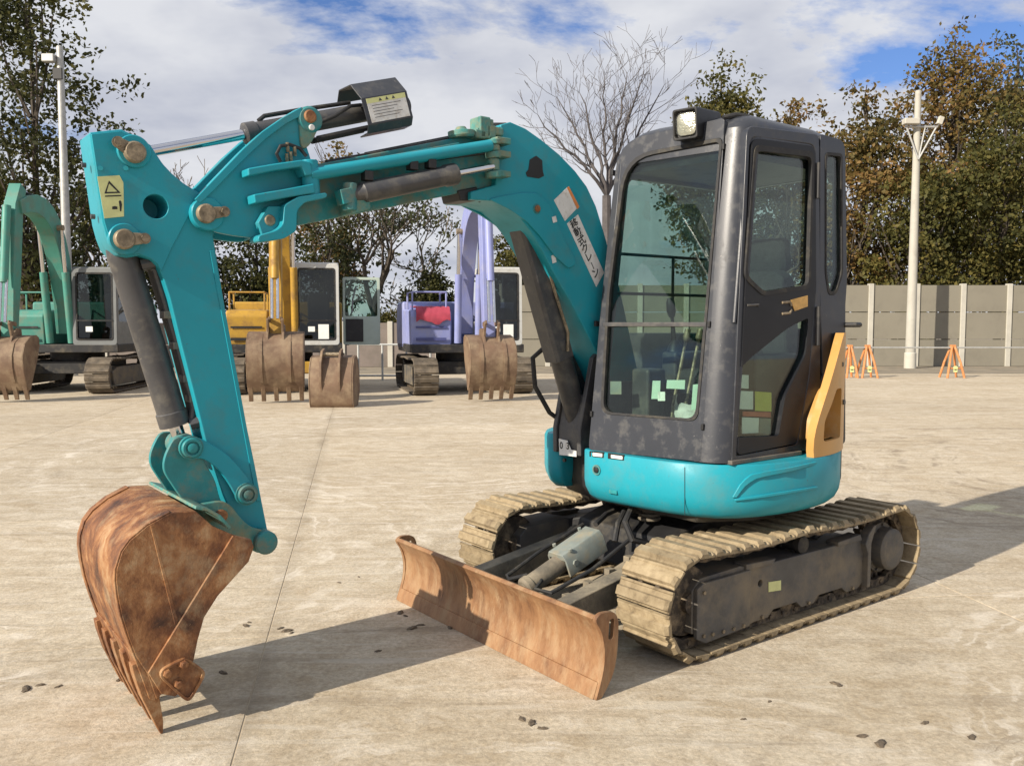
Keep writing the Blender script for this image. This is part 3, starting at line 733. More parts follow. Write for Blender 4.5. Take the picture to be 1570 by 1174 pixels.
def track_frame(sd):
    lc = sd * 0.6215; out = sd * 0.715; inn = sd * 0.50
    b = MB()
    lo, hi = sorted((inn, out))
    # stepped side plate with scalloped lower edge
    pr = [(0.77, 0.11), (0.77, 0.30), (0.72, 0.345), (0.45, 0.355), (0.36, 0.335), (-0.50, 0.335), (-0.60, 0.32), (-0.62, 0.10), (-0.56, 0.105), (-0.50, 0.075),
          (-0.40, 0.075), (-0.36, 0.105), (-0.16, 0.105), (-0.12, 0.072), (-0.02, 0.072), (0.02, 0.105), (0.20, 0.105), (0.24, 0.075), (0.34, 0.075), (0.40, 0.065)]
    b.side(pr, lo, hi)
    for a0, a1 in ((0.76, 0.40),):
        b.side([(a0, 0.09), (a0, 0.31), (a0 - 0.04, 0.33), (a1, 0.335), (a1, 0.075), (a0 - 0.06, 0.06)], out, out + sd * 0.022)
    b.side([(-0.545, 0.08), (-0.545, 0.26), (-0.52, 0.31), (-0.545, 0.36), (-0.60, 0.40), (-0.62, 0.40), (-0.575, 0.31), (-0.575, 0.08)], out - sd * 0.02, out + sd * 0.03)
    b.side([(0.42, 0.36), (0.20, 0.352), (0.23, 0.33), (0.42, 0.33)], out - sd * 0.06, out + sd * 0.012)
    b.side([(-0.30, 0.352), (-0.50, 0.365), (-0.52, 0.33), (-0.30, 0.33)], out - sd * 0.06, out + sd * 0.012)
    fr = b.build('track_frame', T['steel'], EX, bevel=0.005)
    if sd > 0:
        h = MB(); c = lat(1166, 894, 0.715)
        h.cyl((c.x, 0.65, c.z), (c.x, 0.76, c.z), 0.016)
        cut(fr, h)
        q = [lat(x, y, 0.716) for x, y in ((1178, 892), (1197, 889), (1197, 904), (1178, 907))]
        MB().prism(q, (0, 0.002, 0)).build('maker_plate', T['stk_lime'], fr)
    # idler, sprocket and rollers
    r_in = 0.243 - TH - 0.05
    b = MB(); b.lathe((0.757, lc - 0.06, 0.243), (0, 1, 0), [(0, r_in * 0.5), (0.01, r_in * 0.95), (0.03, r_in * 0.95), (0.035, r_in), (0.085, r_in), (0.09, r_in * 0.95), (0.11, r_in * 0.95), (0.12, r_in * 0.5)], 32)
    b.lathe((0.757, lc - 0.09, 0.243), (0, 1, 0), [(0, 0.05), (0.18, 0.05)], 16)
    b.build('idler_wheel', T['chain'], fr)
    b = MB(); n = 22; prof = []
    for k in range(n * 4):
        t = 2 * math.pi * k / (n * 4); rr = (r_in + 0.03, r_in + 0.03, r_in - 0.012, r_in - 0.012)[k % 4]
        prof.append((-0.787 + rr * math.cos(t), 0.243 + rr * math.sin(t)))
    b.side(prof, lc - 0.02, lc + 0.02)
    b.build('sprocket', T['chain'], fr)
    b = MB()
    y0 = lc; s1 = sd
    b.lathe((-0.787, lc, 0.243), (0, s1, 0), [(0, 0.135), (0.05, 0.135), (0.055, 0.112), (0.115, 0.112), (0.125, 0.100), (0.128, 0.09)], 28)
    for k in range(9):
        t = 2 * math.pi * k / 9 + 0.2; b.lathe((-0.787 + 0.123 * math.cos(t), lc + sd * 0.05, 0.243 + 0.123 * math.sin(t)), (0, s1, 0), [(0, 0.009), (0.014, 0.009)], 6)
    b.build('drive_motor', T['steel'], fr, bevel=0.003)
    for a in (0.50, 0.28, 0.06, -0.16, -0.38, -0.58):
        MB().lathe((a, lc - 0.075, 0.105), (0, 1, 0), [(0, 0.03), (0.01, 0.052), (0.05, 0.052), (0.055, 0.04), (0.095, 0.04), (0.10, 0.052), (0.14, 0.052), (0.15, 0.03)], 16).build('track_roller', T['chain'], fr)
    c = lat(1230, 838, 0.70)
    MB().lathe((c.x, lc - 0.07, 0.375), (0, 1, 0), [(0, 0.035), (0.01, 0.043), (0.05, 0.043), (0.055, 0.036), (0.12, 0.036), (0.125, 0.043), (0.155, 0.043), (0.16, 0.03)], 18).build('carrier_roller', T['rubber'], fr)
    # bolts on the cover plate
    b = MB()
    for a, z in ((0.72, 0.10), (0.66, 0.095), (0.59, 0.092), (0.52, 0.09), (0.45, 0.088), (0.72, 0.29), (-0.07, 0.088), (0.29, 0.09), (-0.45, 0.09), (-0.56, 0.095)):
        b.lathe((a, out - sd * 0.002, z), (0, sd, 0), [(0, 0.009), (0.032 if a > 0.4 else 0.012, 0.009)], 6)
    b.build('frame_bolts', T['pin'], fr)
    return fr
track_frame(1); track_frame(-1)

# ---------------------------------------------------------------- lower chassis, swing bearing
b = MB()
b.side([(0.55, 0.22), (0.50, 0.40), (0.30, 0.46), (-0.35, 0.46), (-0.5, 0.38), (-0.5, 0.20), (0.4, 0.18)], -0.33, 0.33)
for sd in (-1, 1):
    for a in (0.30, -0.38):
        b.beam((a * 0.8, sd * 0.25, 0.35), (a * 1.1, sd * 0.53, 0.27), 0.20, 0.16)
ch = b.build('chassis', T['steel_blk'], EX, bevel=0.012)
MB().lathe((0, 0, 0.455), (0, 0, 1), [(0, 0.33), (0.05, 0.33), (0.052, 0.30), (0.085, 0.30)], 40).build('swing_bearing', T['steel'], ch, bevel=0.003)
b = MB()
for i in range(4): b.lathe((0.42 + 0.0 * i, 0.12, 0.455 + i * 0.022), (0, 0, 1), [(0, 0.05), (0.006, 0.058), (0.016, 0.058), (0.02, 0.05)], 16)
b.build('swivel_joint', T['steel_tan'], ch)
b = MB()
b.tube([(0.45, 0.10, 0.50), (0.56, 0.13, 0.53), (0.63, 0.16, 0.48), (0.62, 0.2, 0.40), (0.5, 0.22, 0.36)], 0.017)
b.tube([(0.44, 0.03, 0.48), (0.54, 0.06, 0.50), (0.62, 0.10, 0.46), (0.66, 0.12, 0.38)], 0.015)
b.tube([(0.40, -0.1, 0.48), (0.55, -0.06, 0.47), (0.66, -0.02, 0.44)], 0.014)
b.build('hydraulic_hoses', T['rubber'], ch)

# ---------------------------------------------------------------- dozer blade
BW = 0.775
face = [(1.378, 0.0), (1.356, 0.055), (1.338, 0.11), (1.330, 0.16), (1.332, 0.21), (1.345, 0.255), (1.368, 0.295), (1.386, 0.318)]
face_s = []
for i in range(len(face) - 1):
    for k in range(3):
        u = k / 3; face_s.append((face[i][0] * (1 - u) + face[i + 1][0] * u, face[i][1] * (1 - u) + face[i + 1][1] * u))
face_s.append(face[-1])
b = MB()
b.side(face_s + [(1.372, 0.330), (1.350, 0.322)] + [(a - 0.022, z) for a, z in face_s[::-1][3:]], -BW + 0.016, BW - 0.016)
bl = b.build('dozer_blade', T['rust_blade'], EX, bevel=0.003)
MB().side([(1.384, 0.0), (1.360, 0.062), (1.352, 0.062), (1.372, 0.0)], -BW + 0.012, BW - 0.012).build('cutting_edge', T['rust_blade'], bl, bevel=0.002)
endp = rp([(1.388, 0.316), (1.350, 0.262), (1.333, 0.18), (1.342, 0.10), (1.380, 0.0), (1.352, 0.0), (1.290, 0.075), (1.268, 0.16), (1.262, 0.29), (1.285, 0.333), (1.36, 0.338)],
          [0.02, 0.05, 0.05, 0.05, 0.004, 0.01, 0.05, 0.05, 0.03, 0.03, 0.02], 3)
for sd in (-1, 1):
    y0 = sd * (BW - 0.018)
    e = MB().side(endp, y0, y0 + sd * 0.02).build('end_plate', T['rust_blade'], bl, bevel=0.003)
    cut(e, MB().side(rp([(1.318, 0.225), (1.292, 0.225), (1.285, 0.305), (1.312, 0.305)], 0.013, 4), y0 - 0.03, y0 + 0.05))
b = MB()
b.side([(1.312, 0.09), (1.312, 0.24), (1.318, 0.27), (1.290, 0.27), (1.275, 0.20), (1.290, 0.09)], -BW + 0.03, BW - 0.03)
for l in (-0.34, 0.34): b.side([(1.305, 0.06), (1.305, 0.27), (1.23, 0.22), (1.20, 0.10), (1.24, 0.06)], l - 0.06, l + 0.06)
b.build('blade_back_rail', T['steel_tan'], bl, bevel=0.004)
for l in (-0.33, 0.33):
    b = MB(); b.beam((1.26, l, 0.155), (0.50, l * 0.92, 0.285), 0.085, 0.12)
    b.cyl((0.50, l * 0.92 - 0.07, 0.285), (0.50, l * 0.92 + 0.07, 0.285), 0.065)
    b.build('blade_arm', T['steel_tan'], bl, bevel=0.006)
p0, p1 = Vector((1.25, -0.005, 0.15)), Vector((0.56, -0.005, 0.415))
d = (p1 - p0).normalized()
b = MB(); b.cyl(p0, p0 + d * 0.20, 0.022); bcyl = b.build('blade_cylinder_rod', T['chrome'], bl)
MB().cyl(p0 - Vector((0, 0.07, 0)), p0 + Vector((0, 0.07, 0)), 0.03).build('rod_pin', T['pin'], bl, bevel=0.003)
b = MB(); b.lathe(p0 + d * 0.13, d, [(0, 0.04), (0.012, 0.052), (0.04, 0.052), (0.045, 0.046), (0.42, 0.046), (0.43, 0.03)], 20)
b.build('blade_cylinder', T['steel_tan'], bl, bevel=0.002)
up = Vector((0, 1, 0)).cross(d); up = -up if up.z < 0 else up
b = MB()
g0, g1 = p0 + d * 0.36, p0 + d * 0.62
sec = [(-0.07, -0.055), (-0.07, 0.035), (-0.052, 0.062), (0.052, 0.062), (0.07, 0.035), (0.07, -0.055), (0.058, -0.055), (0.058, 0.03), (-0.058, 0.03), (-0.058, -0.055)]
b.loft([[g + Vector((0, y, 0)) + up * z for y, z in sec] for g in (g0, g1)])
gd = b.build('cylinder_guard', T['guard'], bl, bevel=0.004)
b = MB()
for u, y, z in ((0.05, -0.06, 0.066), (0.05, 0.06, 0.066), (0.22, -0.055, 0.064)): b.lathe(g0 + d * u + Vector((0, y, 0)) + up * (z - 0.004), up, [(0, 0.010), (0.012, 0.010)], 6)
b.lathe(g0 + d * 0.05 + Vector((0, 0.068, 0)), (0, 1, 0), [(0, 0.016), (0.01, 0.016)], 6)
b.build('guard_bolts', T['guard'], bl)
b = MB()
for s_, r in ((-1, 0.010), (1, 0.010)):
    b.tube([p0 + d * 0.20 + Vector((0, s_ * 0.055, 0.02)), p0 + d * 0.12 + Vector((0, s_ * 0.10, 0.03)), p0 + d * 0.16 + Vector((0, s_ * 0.17, 0.01)), p0 + d * 0.4 + Vector((0, s_ * 0.2, 0.0)), p0 + d * 0.7 + Vector((0, s_ * 0.18, 0))], r)
b.build('blade_hoses', T['rubber'], bl)
b = MB(); b.beam((1.18, 0.20, 0.13), (0.62, 0.22, 0.30), 0.05, 0.03)
for k in range(5):
    c = Vector((1.16, 0.20, 0.15)).lerp(Vector((0.66, 0.22, 0.31)), k / 4); b.box(c.x - 0.02, c.x + 0.02, c.y - 0.02, c.y + 0.02, c.z - 0.01, c.z + 0.02)
b.build('hose_guide', T['steel_tan'], bl, bevel=0.003)

# ---------------------------------------------------------------- upper body
def arc_plan(r, t0, t1, n): return [(r * math.cos(R(t0 + (t1 - t0) * k / n)), r * math.sin(R(t0 + (t1 - t0) * k / n))) for k in range(n + 1)]
LEFT_PLAN = [(0.660, -0.105), (0.672, -0.09), (0.690, -0.02), (0.682, 0.12), (0.668, 0.28), (0.645, 0.43), (0.60, 0.56), (0.535, 0.655), (0.45, 0.715), (0.35, 0.755), (0.22, 0.782), (0.08, 0.793), (-0.08, 0.788), (-0.22, 0.758), (-0.30, 0.728), (-0.36, 0.69)]
BACK = [(-0.36, 0.30), (0.05, -0.02), (0.50, -0.105)]
def inset(pl, d, c=(0.05, 0.25)):
    out = []
    for a, l in pl:
        v = Vector((a - c[0], l - c[1])); k = max(0.0, 1 - d / max(v.length, 0.05)); out.append((c[0] + v.x * k, c[1] + v.y * k))
    return out
b = MB()
full = LEFT_PLAN + BACK
b.loft([[Vector((a, l, z)) for a, l in inset(full, d_)] for z, d_ in ((0.555, 0.085), (0.563, 0.052), (0.585, 0.026), (0.625, 0.006), (0.66, 0.0), (0.806, 0.0), (0.814, 0.006), (0.815, 0.03))])
ub = b.build('left_body_cover', T['teal'], EX, ang=0.75)
def wall_hit(x, y, plan, off=0.0):                    # pixel on the vertical body wall
    d = ray_m(x, y); best = None
    for (a0, l0), (a1, l1) in zip(plan[:-1], plan[1:]):
        e = Vector((a1 - a0, l1 - l0)); n = Vector((-e.y, e.x)).normalized()
        den = n.x * d.x + n.y * d.y
        if abs(den) < 1e-9: continue
        t = (n.x * (a0 - CAM_M.x) + n.y * (l0 - CAM_M.y)) / den
        p = CAM_M + d * t; u = (Vector((p.x - a0, p.y - l0))).dot(e) / e.length_squared
        if -0.02 <= u <= 1.02 and (best is None or t < best[0]):
            if n.x * a0 + n.y * (l0 - 0.25) < 0: n = -n
            best = (t, p + Vector((n.x, n.y, 0)) * off)
    return best[1]
def shell(poly_top, poly_bot, plan, off, name, mat, parent):    # strip of quads that hugs the wall and stands proud of it
    b = MB(); n = len(poly_top)
    fr = [wall_hit(x, y, plan, off) for x, y in poly_top] + [wall_hit(x, y, plan, off) for x, y in poly_bot]
    bk = [wall_hit(x, y, plan, -0.004) for x, y in poly_top] + [wall_hit(x, y, plan, -0.004) for x, y in poly_bot]
    fs = []
    for i in range(n - 1):
        fs.append((i, i + 1, n + i + 1, n + i))
        fs.append((2 * n + i, i, 0 + i + 1 - 1, 2 * n + i) if False else (2 * n + i, 2 * n + i + 1, i + 1, i))
        fs.append((n + i, n + i + 1, 3 * n + i + 1, 3 * n + i))
    fs.append((0, n, 3 * n, 2 * n)); fs.append((n - 1, 2 * n - 1, 4 * n - 1, 3 * n - 1))
    b.add(fr + bk, fs); return b.build(name, mat, parent, bevel=0.003, ang=0.5)
def lerp_pts(P, n):
    P = [Vector(p) for p in P]; out = []
    tot = sum((P[i + 1] - P[i]).length for i in range(len(P) - 1))
    for k in range(n):
        d = tot * k / (n - 1)
        for i in range(len(P) - 1):
            s = (P[i + 1] - P[i]).length
            if d <= s + 1e-9 or i == len(P) - 2: out.append(tuple(P[i].lerp(P[i + 1], min(1, d / s)))); break
            d -= s
    return out
# pressed relief on the side: upper swoosh and lower crease
shell(lerp_pts([(1122, 762), (1136, 738), (1150, 727), (1172, 722), (1210, 716), (1250, 707)], 14), lerp_pts([(1129, 762), (1142, 744), (1156, 734), (1176, 729), (1212, 722), (1250, 711)], 14), LEFT_PLAN, 0.010, 'pressed_relief', T['teal'], ub)
shell(lerp_pts([(1126, 764), (1180, 756), (1252, 745)], 14), lerp_pts([(1126, 768), (1180, 761), (1252, 749)], 14), LEFT_PLAN, 0.008, 'pressed_crease', T['teal'], ub)
for q in (((904, 691), (926, 693), (926, 702), (904, 700)), ((932, 694), (957, 697), (957, 706), (932, 703))):
    o = shell(lerp_pts([q[0], q[1]], 4), lerp_pts([q[3], q[2]], 4), LEFT_PLAN, 0.0025, 'small_label', T['ink'], ub)
    x0, y0 = q[0]; x1 = q[1][0]
    shell(lerp_pts([(x0 + 5, y0 + 2.5), (x1 - 2, q[1][1] + 2)], 3), lerp_pts([(x0 + 5, y0 + 8), (x1 - 2, q[1][1] + 7.5)], 3), LEFT_PLAN, 0.0035, 'label_panel', T['paper'], ub)
c = wall_hit(915, 720, LEFT_PLAN, 0.0)
b = MB(); b.lathe(c - Vector((0.01, 0, 0)), (1, 0.1, 0), [(0, 0.026), (0.016, 0.026), (0.016, 0.019), (0.012, 0.018)], 18); b.build('cap_rim', T['teal_old'], ub)
b = MB(); b.lathe(c - Vector((0.01, 0, 0)), (1, 0.1, 0), [(0, 0.014), (0.019, 0.014), (0.021, 0.006)], 12); b.build('cover_lock', T['black'], ub)
q = [(934, 750), (946, 752), (946, 758), (934, 756)]
shell(lerp_pts(q[:2], 3), lerp_pts([q[3], q[2]], 3), LEFT_PLAN, 0.003, 'towing_slot', T['teal_old'], ub)
# seam between front and side cover
b = MB(); e = [wall_hit(1050, y, LEFT_PLAN, 0.0006) for y in (716, 790)]; b.tube(e, 0.0018, 6); b.build('cover_seam', T['black'], ub)

# deck / floor under the cab, tail
b = MB()
TAIL = arc_plan(0.78, 118, 262, 26)
tail_pl = TAIL + [(-0.05, -0.76), (0.10, -0.62), (0.10, 0.20), (-0.2, 0.60)]
b.loft([[Vector((a, l, z)) for a, l in inset(tail_pl, d_, (0, 0))] for z, d_ in ((0.57, 0.06), (0.60, 0.02), (0.66, 0.0), (1.00, 0.0), (1.05, 0.012), (1.09, 0.05))])
b.build('counterweight', T['cream_black'], EX, ang=0.7)
b = MB()
b.loft([[Vector((a, l, z)) for a, l in inset([(0.60, -0.10), (0.56, 0.56), (0.3, 0.70), (-0.1, 0.72), (-0.45, 0.55), (-0.55, 0.0), (-0.55, -0.5), (0.2, -0.7), (0.5, -0.5)], d_, (0, 0))] for z, d_ in ((0.53, 0.05), (0.60, 0.0), (0.80, 0.0))])
b.build('revolving_frame', T['steel_blk'], EX, ang=0.7)
hood = arc_plan(0.76, 125, 258, 22) + [(-0.05, -0.74), (-0.02, -0.12), (-0.42, 0.0), (-0.44, 0.55)]
b = MB()
b.loft([[Vector((a, l, z)) for a, l in inset(hood, d_, (-0.3, -0.2))] for z, d_ in ((1.05, 0.0), (1.30, 0.0), (1.36, 0.02), (1.39, 0.06))])
b.build('engine_hood', T['cream_black'], EX, ang=0.7)
# right front cover beside the boom foot
RP = rp([(0.66, -0.40), (0.63, -0.33), (0.50, -0.33), (0.05, -0.33), (0.05, -0.74), (0.40, -0.66), (0.58, -0.54)], [0.03, 0.02, 0.01, 0.01, 0.05, 0.1, 0.08], 4)
b = MB()
b.loft([[Vector((p[0], p[1], z)) for p in inset(RP, d_, (0.3, -0.48))] for z, d_ in ((0.57, 0.07), (0.60, 0.03), (0.64, 0.008), (0.68, 0.0), (0.84, 0.0), (0.86, 0.012), (0.865, 0.04))])
rc = b.build('right_body_cover', T['teal'], EX, ang=0.7)
def fpl(x, y, a): return on(x, y, (1, 0, 0), a)
q = [fpl(x, y, 0.664) for x, y in ((858, 672), (869, 674), (873, 688), (883, 690), (883, 701), (858, 697))]
# yellow side panel with its hand-hold
YP = arc_plan(0.778, 98, 127, 12)
ypx = [(1291, 520), (1294, 640), (1277, 672), (1275, 684), (1229, 692), (1230, 640), (1244, 598), (1262, 568)]
CW = Vector((0, 0, 0))
def on_tail(x, y, r=0.785):
    d = ray_m(x, y); A = d.x ** 2 + d.y ** 2; B = 2 * (CAM_M.x * d.x + CAM_M.y * d.y); Cc = CAM_M.x ** 2 + CAM_M.y ** 2 - r * r
    D = B * B - 4 * A * Cc
    t = (-B - math.sqrt(max(D, 0))) / (2 * A); return CAM_M + d * t
# panel: built on a vertical cylinder wall, outline given by angle and height
def cyl_pt(th, z, r): return Vector((r * math.cos(R(th)), r * math.sin(R(th)), z))
rows = [(0.815, 89.2, 119.5), (0.85, 88.8, 119.8), (0.90, 89.0, 121.5), (0.95, 90.0, 124), (1.0, 91.6, 127), (1.05, 93.6, 127), (1.10, 95.8, 127), (1.15, 98.2, 127), (1.20, 100.6, 127), (1.25, 103.2, 127), (1.30, 106.0, 127), (1.36, 110.0, 127), (1.40, 114.0, 127)]
b = MB(); NC = 10; fr = []; bk = []
for z, t0, t1 in rows:
    for k in range(NC + 1):
        th = t0 + (t1 - t0) * k / NC; fr.append(cyl_pt(th, z, 0.786)); bk.append(cyl_pt(th, z, 0.745))
fs = []; W_ = NC + 1; off_ = len(fr)
for i in range(len(rows) - 1):
    for k in range(NC):
        q_ = (i * W_ + k, i * W_ + k + 1, (i + 1) * W_ + k + 1, (i + 1) * W_ + k)
        fs.append(q_); fs.append(tuple(v + off_ for v in q_)[::-1])
    for k in (0, NC): fs.append((i * W_ + k, (i + 1) * W_ + k, (i + 1) * W_ + k + off_, i * W_ + k + off_))
for i in (0, len(rows) - 1):
    for k in range(NC): fs.append((i * W_ + k, i * W_ + k + 1, i * W_ + k + 1 + off_, i * W_ + k + off_))
b.add(fr + bk, fs)
yp = b.build('yellow_side_panel', T['yellow'], EX, bevel=0.004)
hp = rp([(99.0, 0.900), (99.5, 0.985), (107.5, 1.135), (110.5, 1.13), (110.0, 0.895)], 1.2, 3)
hz = rp([cyl_pt(t, z, 1.0) for t, z in ((97.0, 0.885), (97.6, 0.985), (105.0, 1.13), (110.2, 1.13), (109.6, 0.885))], 0.02, 3)
n_ = Vector((math.cos(R(105)), math.sin(R(105)), 0))
cut(yp, MB().prism([p * 1.0 - n_ * 0.16 for p in hz], -n_ * 0.2))
# the recess box behind the opening (open towards the outside)
ins = [p - n_ * 0.232 for p in hz]; deep = [Vector((0.97 * p.x, 0.97 * p.y, p.z)) - n_ * 0.275 for p in hz]
b = MB(); n0 = len(ins); b.add(ins + deep, [(i, (i + 1) % n0, n0 + (i + 1) % n0, n0 + i) for i in range(n0)] + [tuple(range(n0, 2 * n0))])
hr = b.build('hand_hold_recess', T['yellow'], yp)
q = cyl_pt(100, 0.945, 0.745)
b = MB(); b.lathe(q - n_ * 0.03, n_ + Vector((0, 0, 0.1)), [(0, 0.034), (0.022, 0.036), (0.03, 0.026)], 10); b.build('filler_cap', T['rubber'], yp)
q = cyl_pt(115, 1.055, 0.786); MB().lathe(q - n_ * 0.008, n_, [(0, 0.013), (0.018, 0.013)], 12).build('panel_lock', T['cyl'], yp)
q = cyl_pt(112, 1.245, 0.786); MB().lathe(q - n_ * 0.008, n_, [(0, 0.012), (0.012, 0.012)], 12).build('panel_bolt', T['steel_tan'], yp)
# ---------------------------------------------------------------- cab
FN, FCc = (1.0, 0.1627, 0.13), 0.664 + 0.13 * 0.82     # front plane: windscreen leans back, front slightly turned
SN, SCc = (0.0, 1.0, 0.03), 0.685 + 0.03 * 0.82        # left side plane
FNv, SNv = Vector(FN).normalized(), Vector(SN).normalized()
def fr_(pts): return [on(x, y, FN, FCc) for x, y in pts]
def sd_(pts): return [on(x, y, SN, SCc) for x, y in pts]
def front_pt(l, z): return Vector((FCc - 0.1627 * l - 0.13 * z, l, z))
def side_pt(a, z): return Vector((a, SCc - 0.03 * z, z))
# front frame: outer shape and windscreen opening
fo = rp(fr_([(902, 690), (923, 450), (948, 216), (1112, 180), (1096, 420), (1074, 708)]), [0.03, 0.02, 0.16, 0.03, 0.02, 0.02], 6)
fi = rp(fr_([(921, 634), (931, 450), (957, 240), (1108, 211), (1086, 470), (1070, 646)]), [0.06, 0.02, 0.17, 0.03, 0.02, 0.05], 6)
b = MB().ring(fo, fi, -FNv * 0.05)
cabo = b.build('cab', T['cab'], EX, bevel=0.006)
tag(cabo, 'dark grey enclosed operator cab with glass on every side')
# rubber seal and centre bar
fi2 = rp(fr_([(925, 631), (935, 450), (961, 245), (1104, 217), (1082, 470), (1066, 642)]), [0.06, 0.02, 0.16, 0.03, 0.02, 0.05], 6)
MB().ring([p + FNv * 0.004 for p in fi], [p + FNv * 0.004 for p in fi2], -FNv * 0.02).build('windscreen_seal', T['rubber'], cabo)
m0, m1 = on(925, 497, FN, FCc), on(1083, 497, FN, FCc)
MB().beam(m0 - FNv * 0.01, m1 - FNv * 0.01, 0.03, 0.022).build('windscreen_bar', T['cyl'], cabo, bevel=0.004)
up_px = [(924, 496), (933, 420), (957, 240), (1108, 212), (1090, 420), (1083, 496)]
lo_px = [(921, 634), (924, 499), (1083, 499), (1070, 646)]
g = rp(fr_(up_px), [0.005, 0.01, 0.165, 0.025, 0.01, 0.005], 6)
MB().prism([p - FNv * 0.012 for p in g], -FNv * 0.005).build('upper_windscreen', T['glass_top'], cabo)
g = rp(fr_(lo_px), [0.06, 0.005, 0.005, 0.05], 6)
MB().prism([p - FNv * 0.012 for p in g], -FNv * 0.005).build('lower_windscreen', T['glass'], cabo)
# A-pillar: wraps from the front plane to the side plane
rings = []
for k in range(13):
    z = 0.822 + (2.335 - 0.822) * k / 12
    lc = SCc - 0.03 * z
    f = front_pt(0.545, z); c = front_pt(lc, z); s = side_pt(c.x - 0.095, z)
    outer = [f * (1 - t) ** 2 + c * 2 * t * (1 - t) + s * t * t for t in [i / 8 for i in range(9)]]
    mid = (f + s) / 2
    inner = [p + (mid - c).normalized() * 0.03 + (mid - p) * 0.1 for p in outer[::-1]]
    rings.append(outer + inner)
MB().loft(rings).build('front_pillar', T['cab'], cabo)
# pillar bumper strip (polished ridge) and little rubber stops
e = []
for k in range(9):
    z = 1.45 + 0.72 * k / 8; lc = SCc - 0.03 * z; c = front_pt(lc, z); s = side_pt(c.x - 0.095, z); f = front_pt(0.545, z)
    t = 0.62; p = f * (1 - t) ** 2 + c * 2 * t * (1 - t) + s * t * t; e.append(p + (FNv + SNv).normalized() * 0.004)
MB().tube(e, 0.009).build('grab_rail', T['cab'], cabo)
b = MB()
for x, y in ((914, 496), (940, 265), (1088, 497), (1110, 225), (908, 634), (1078, 654)):
    p = on(x, y, FN, FCc); b.beam(p - FNv * 0.004 - Vector((0, 0, 0.014)), p - FNv * 0.004 + Vector((0, 0, 0.014)), 0.014, 0.03, up=FNv)
b.build('rubber_stops', T['black'], cabo, bevel=0.003)
# left side frame
so = rp(sd_([(1122, 711), (1146, 192), (1256, 206), (1258, 440), (1258, 600), (1228, 690)]), [0.02, 0.05, 0.03, 0.02, 0.02, 0.02], 5)
si = rp(sd_([(1128, 699), (1150, 209), (1250, 222), (1251, 440), (1240, 580), (1222, 681)]), [0.02, 0.05, 0.05, 0.02, 0.03, 0.02], 5)
MB().ring(so, si, -SNv * 0.04).build('side_frame', T['cab'], cabo, bevel=0.005)
# rear quarter: frame, slim window, lower pillar
qo = rp(sd_([(1258, 205), (1296, 216), (1299, 430), (1292, 530), (1262, 580), (1257, 440)]), [0.02, 0.06, 0.03, 0.03, 0.03, 0.02], 5)
qi = rp(sd_([(1265, 234), (1291, 236), (1292, 420), (1282, 452), (1270, 452), (1265, 420)]), [0.03, 0.02, 0.03, 0.03, 0.02, 0.03], 5)
MB().ring(qo, qi, -SNv * 0.05).build('rear_quarter_frame', T['cab'], cabo, bevel=0.005)
MB().prism([p - SNv * 0.012 for p in qi], -SNv * 0.005).build('quarter_window', T['glass'], cabo)
qs = rp(sd_([(1267, 238), (1289, 240), (1290, 418), (1281, 447), (1272, 447), (1267, 418)]), [0.03, 0.02, 0.03, 0.03, 0.02, 0.03], 5)
MB().ring([p + SNv * 0.003 for p in qi], [p + SNv * 0.003 for p in qs], -SNv * 0.02).build('quarter_window_seal', T['rubber'], cabo)
MB().prism(sd_([(1262, 575), (1292, 525), (1270, 590), (1236, 690), (1226, 692), (1250, 600)]), -SNv * 0.03).build('lower_rear_pillar', T['cab'], cabo, bevel=0.004)
# door
dr = rp(sd_([(1130, 697), (1152, 212), (1249, 225), (1249, 440), (1238, 578), (1220, 679)]), [0.02, 0.05, 0.05, 0.02, 0.03, 0.02], 5)
door = MB().prism([p + SNv * 0.006 for p in dr], -SNv * 0.04).build('door', T['door'], cabo, bevel=0.005)
w1 = rp(sd_([(1141, 425), (1156, 226), (1245, 237), (1239, 440), (1168, 451)]), [0.04, 0.04, 0.04, 0.03, 0.03], 5)
w2 = rp(sd_([(1121.5, 671), (1126, 572), (1150, 548), (1206, 503), (1238, 487), (1234, 543), (1202, 608), (1192, 668)]), [0.015, 0.02, 0.02, 0.03, 0.02, 0.03, 0.03, 0.015], 4)
cut(door, MB().prism([p + SNv * 0.05 for p in w1], -SNv * 0.15))
cut(door, MB().prism([p + SNv * 0.05 for p in w2], -SNv * 0.15))
def grow(pts, k):
    c = sum(pts, Vector()) / len(pts); return [c + (p - c) * k for p in pts]
MB().ring([p + SNv * 0.010 for p in grow(w1, 1.03)], [p + SNv * 0.010 for p in grow(w1, 0.96)], -SNv * 0.02).build('door_window_seal', T['rubber'], cabo)
MB().prism([p - SNv * 0.016 for p in grow(w1, 1.01)], -SNv * 0.005).build('door_window', T['glass'], cabo)
MB().prism([p - SNv * 0.016 for p in grow(w2, 1.01)], -SNv * 0.005).build('lower_door_window', T['glass'], cabo)
fr2 = rp(sd_([(1148, 415), (1160, 236), (1163, 236), (1152, 412)]), 0.004, 2)
b = MB()
for a_, b_ in (((1150, 470), (1147, 528)), ((1158, 470), (1155, 535))): b.tube(sd_([a_, b_]), 0.004, 6)
b.tube([p + SNv * 0.007 for p in sd_([(1144, 468), (1161, 467), (1160, 470)])], 0.005, 6)
b.build('door_handle', T['cyl'], cabo)
b = MB().prism([p + SNv * 0.006 for p in sd_([(1210, 460), (1236, 453), (1236, 470), (1216, 477)])], SNv * 0.004)
b.build('door_tag', T['brass'], cabo, bevel=0.001)
b = MB()
for y in (464, 481): b.tube([p + SNv * 0.008 for p in sd_([(1197, y), (1209, y - 1), (1211, y + (5 if y < 470 else -6))])], 0.006, 6)
b.build('door_latch', T['pin'], cabo)
b = MB()
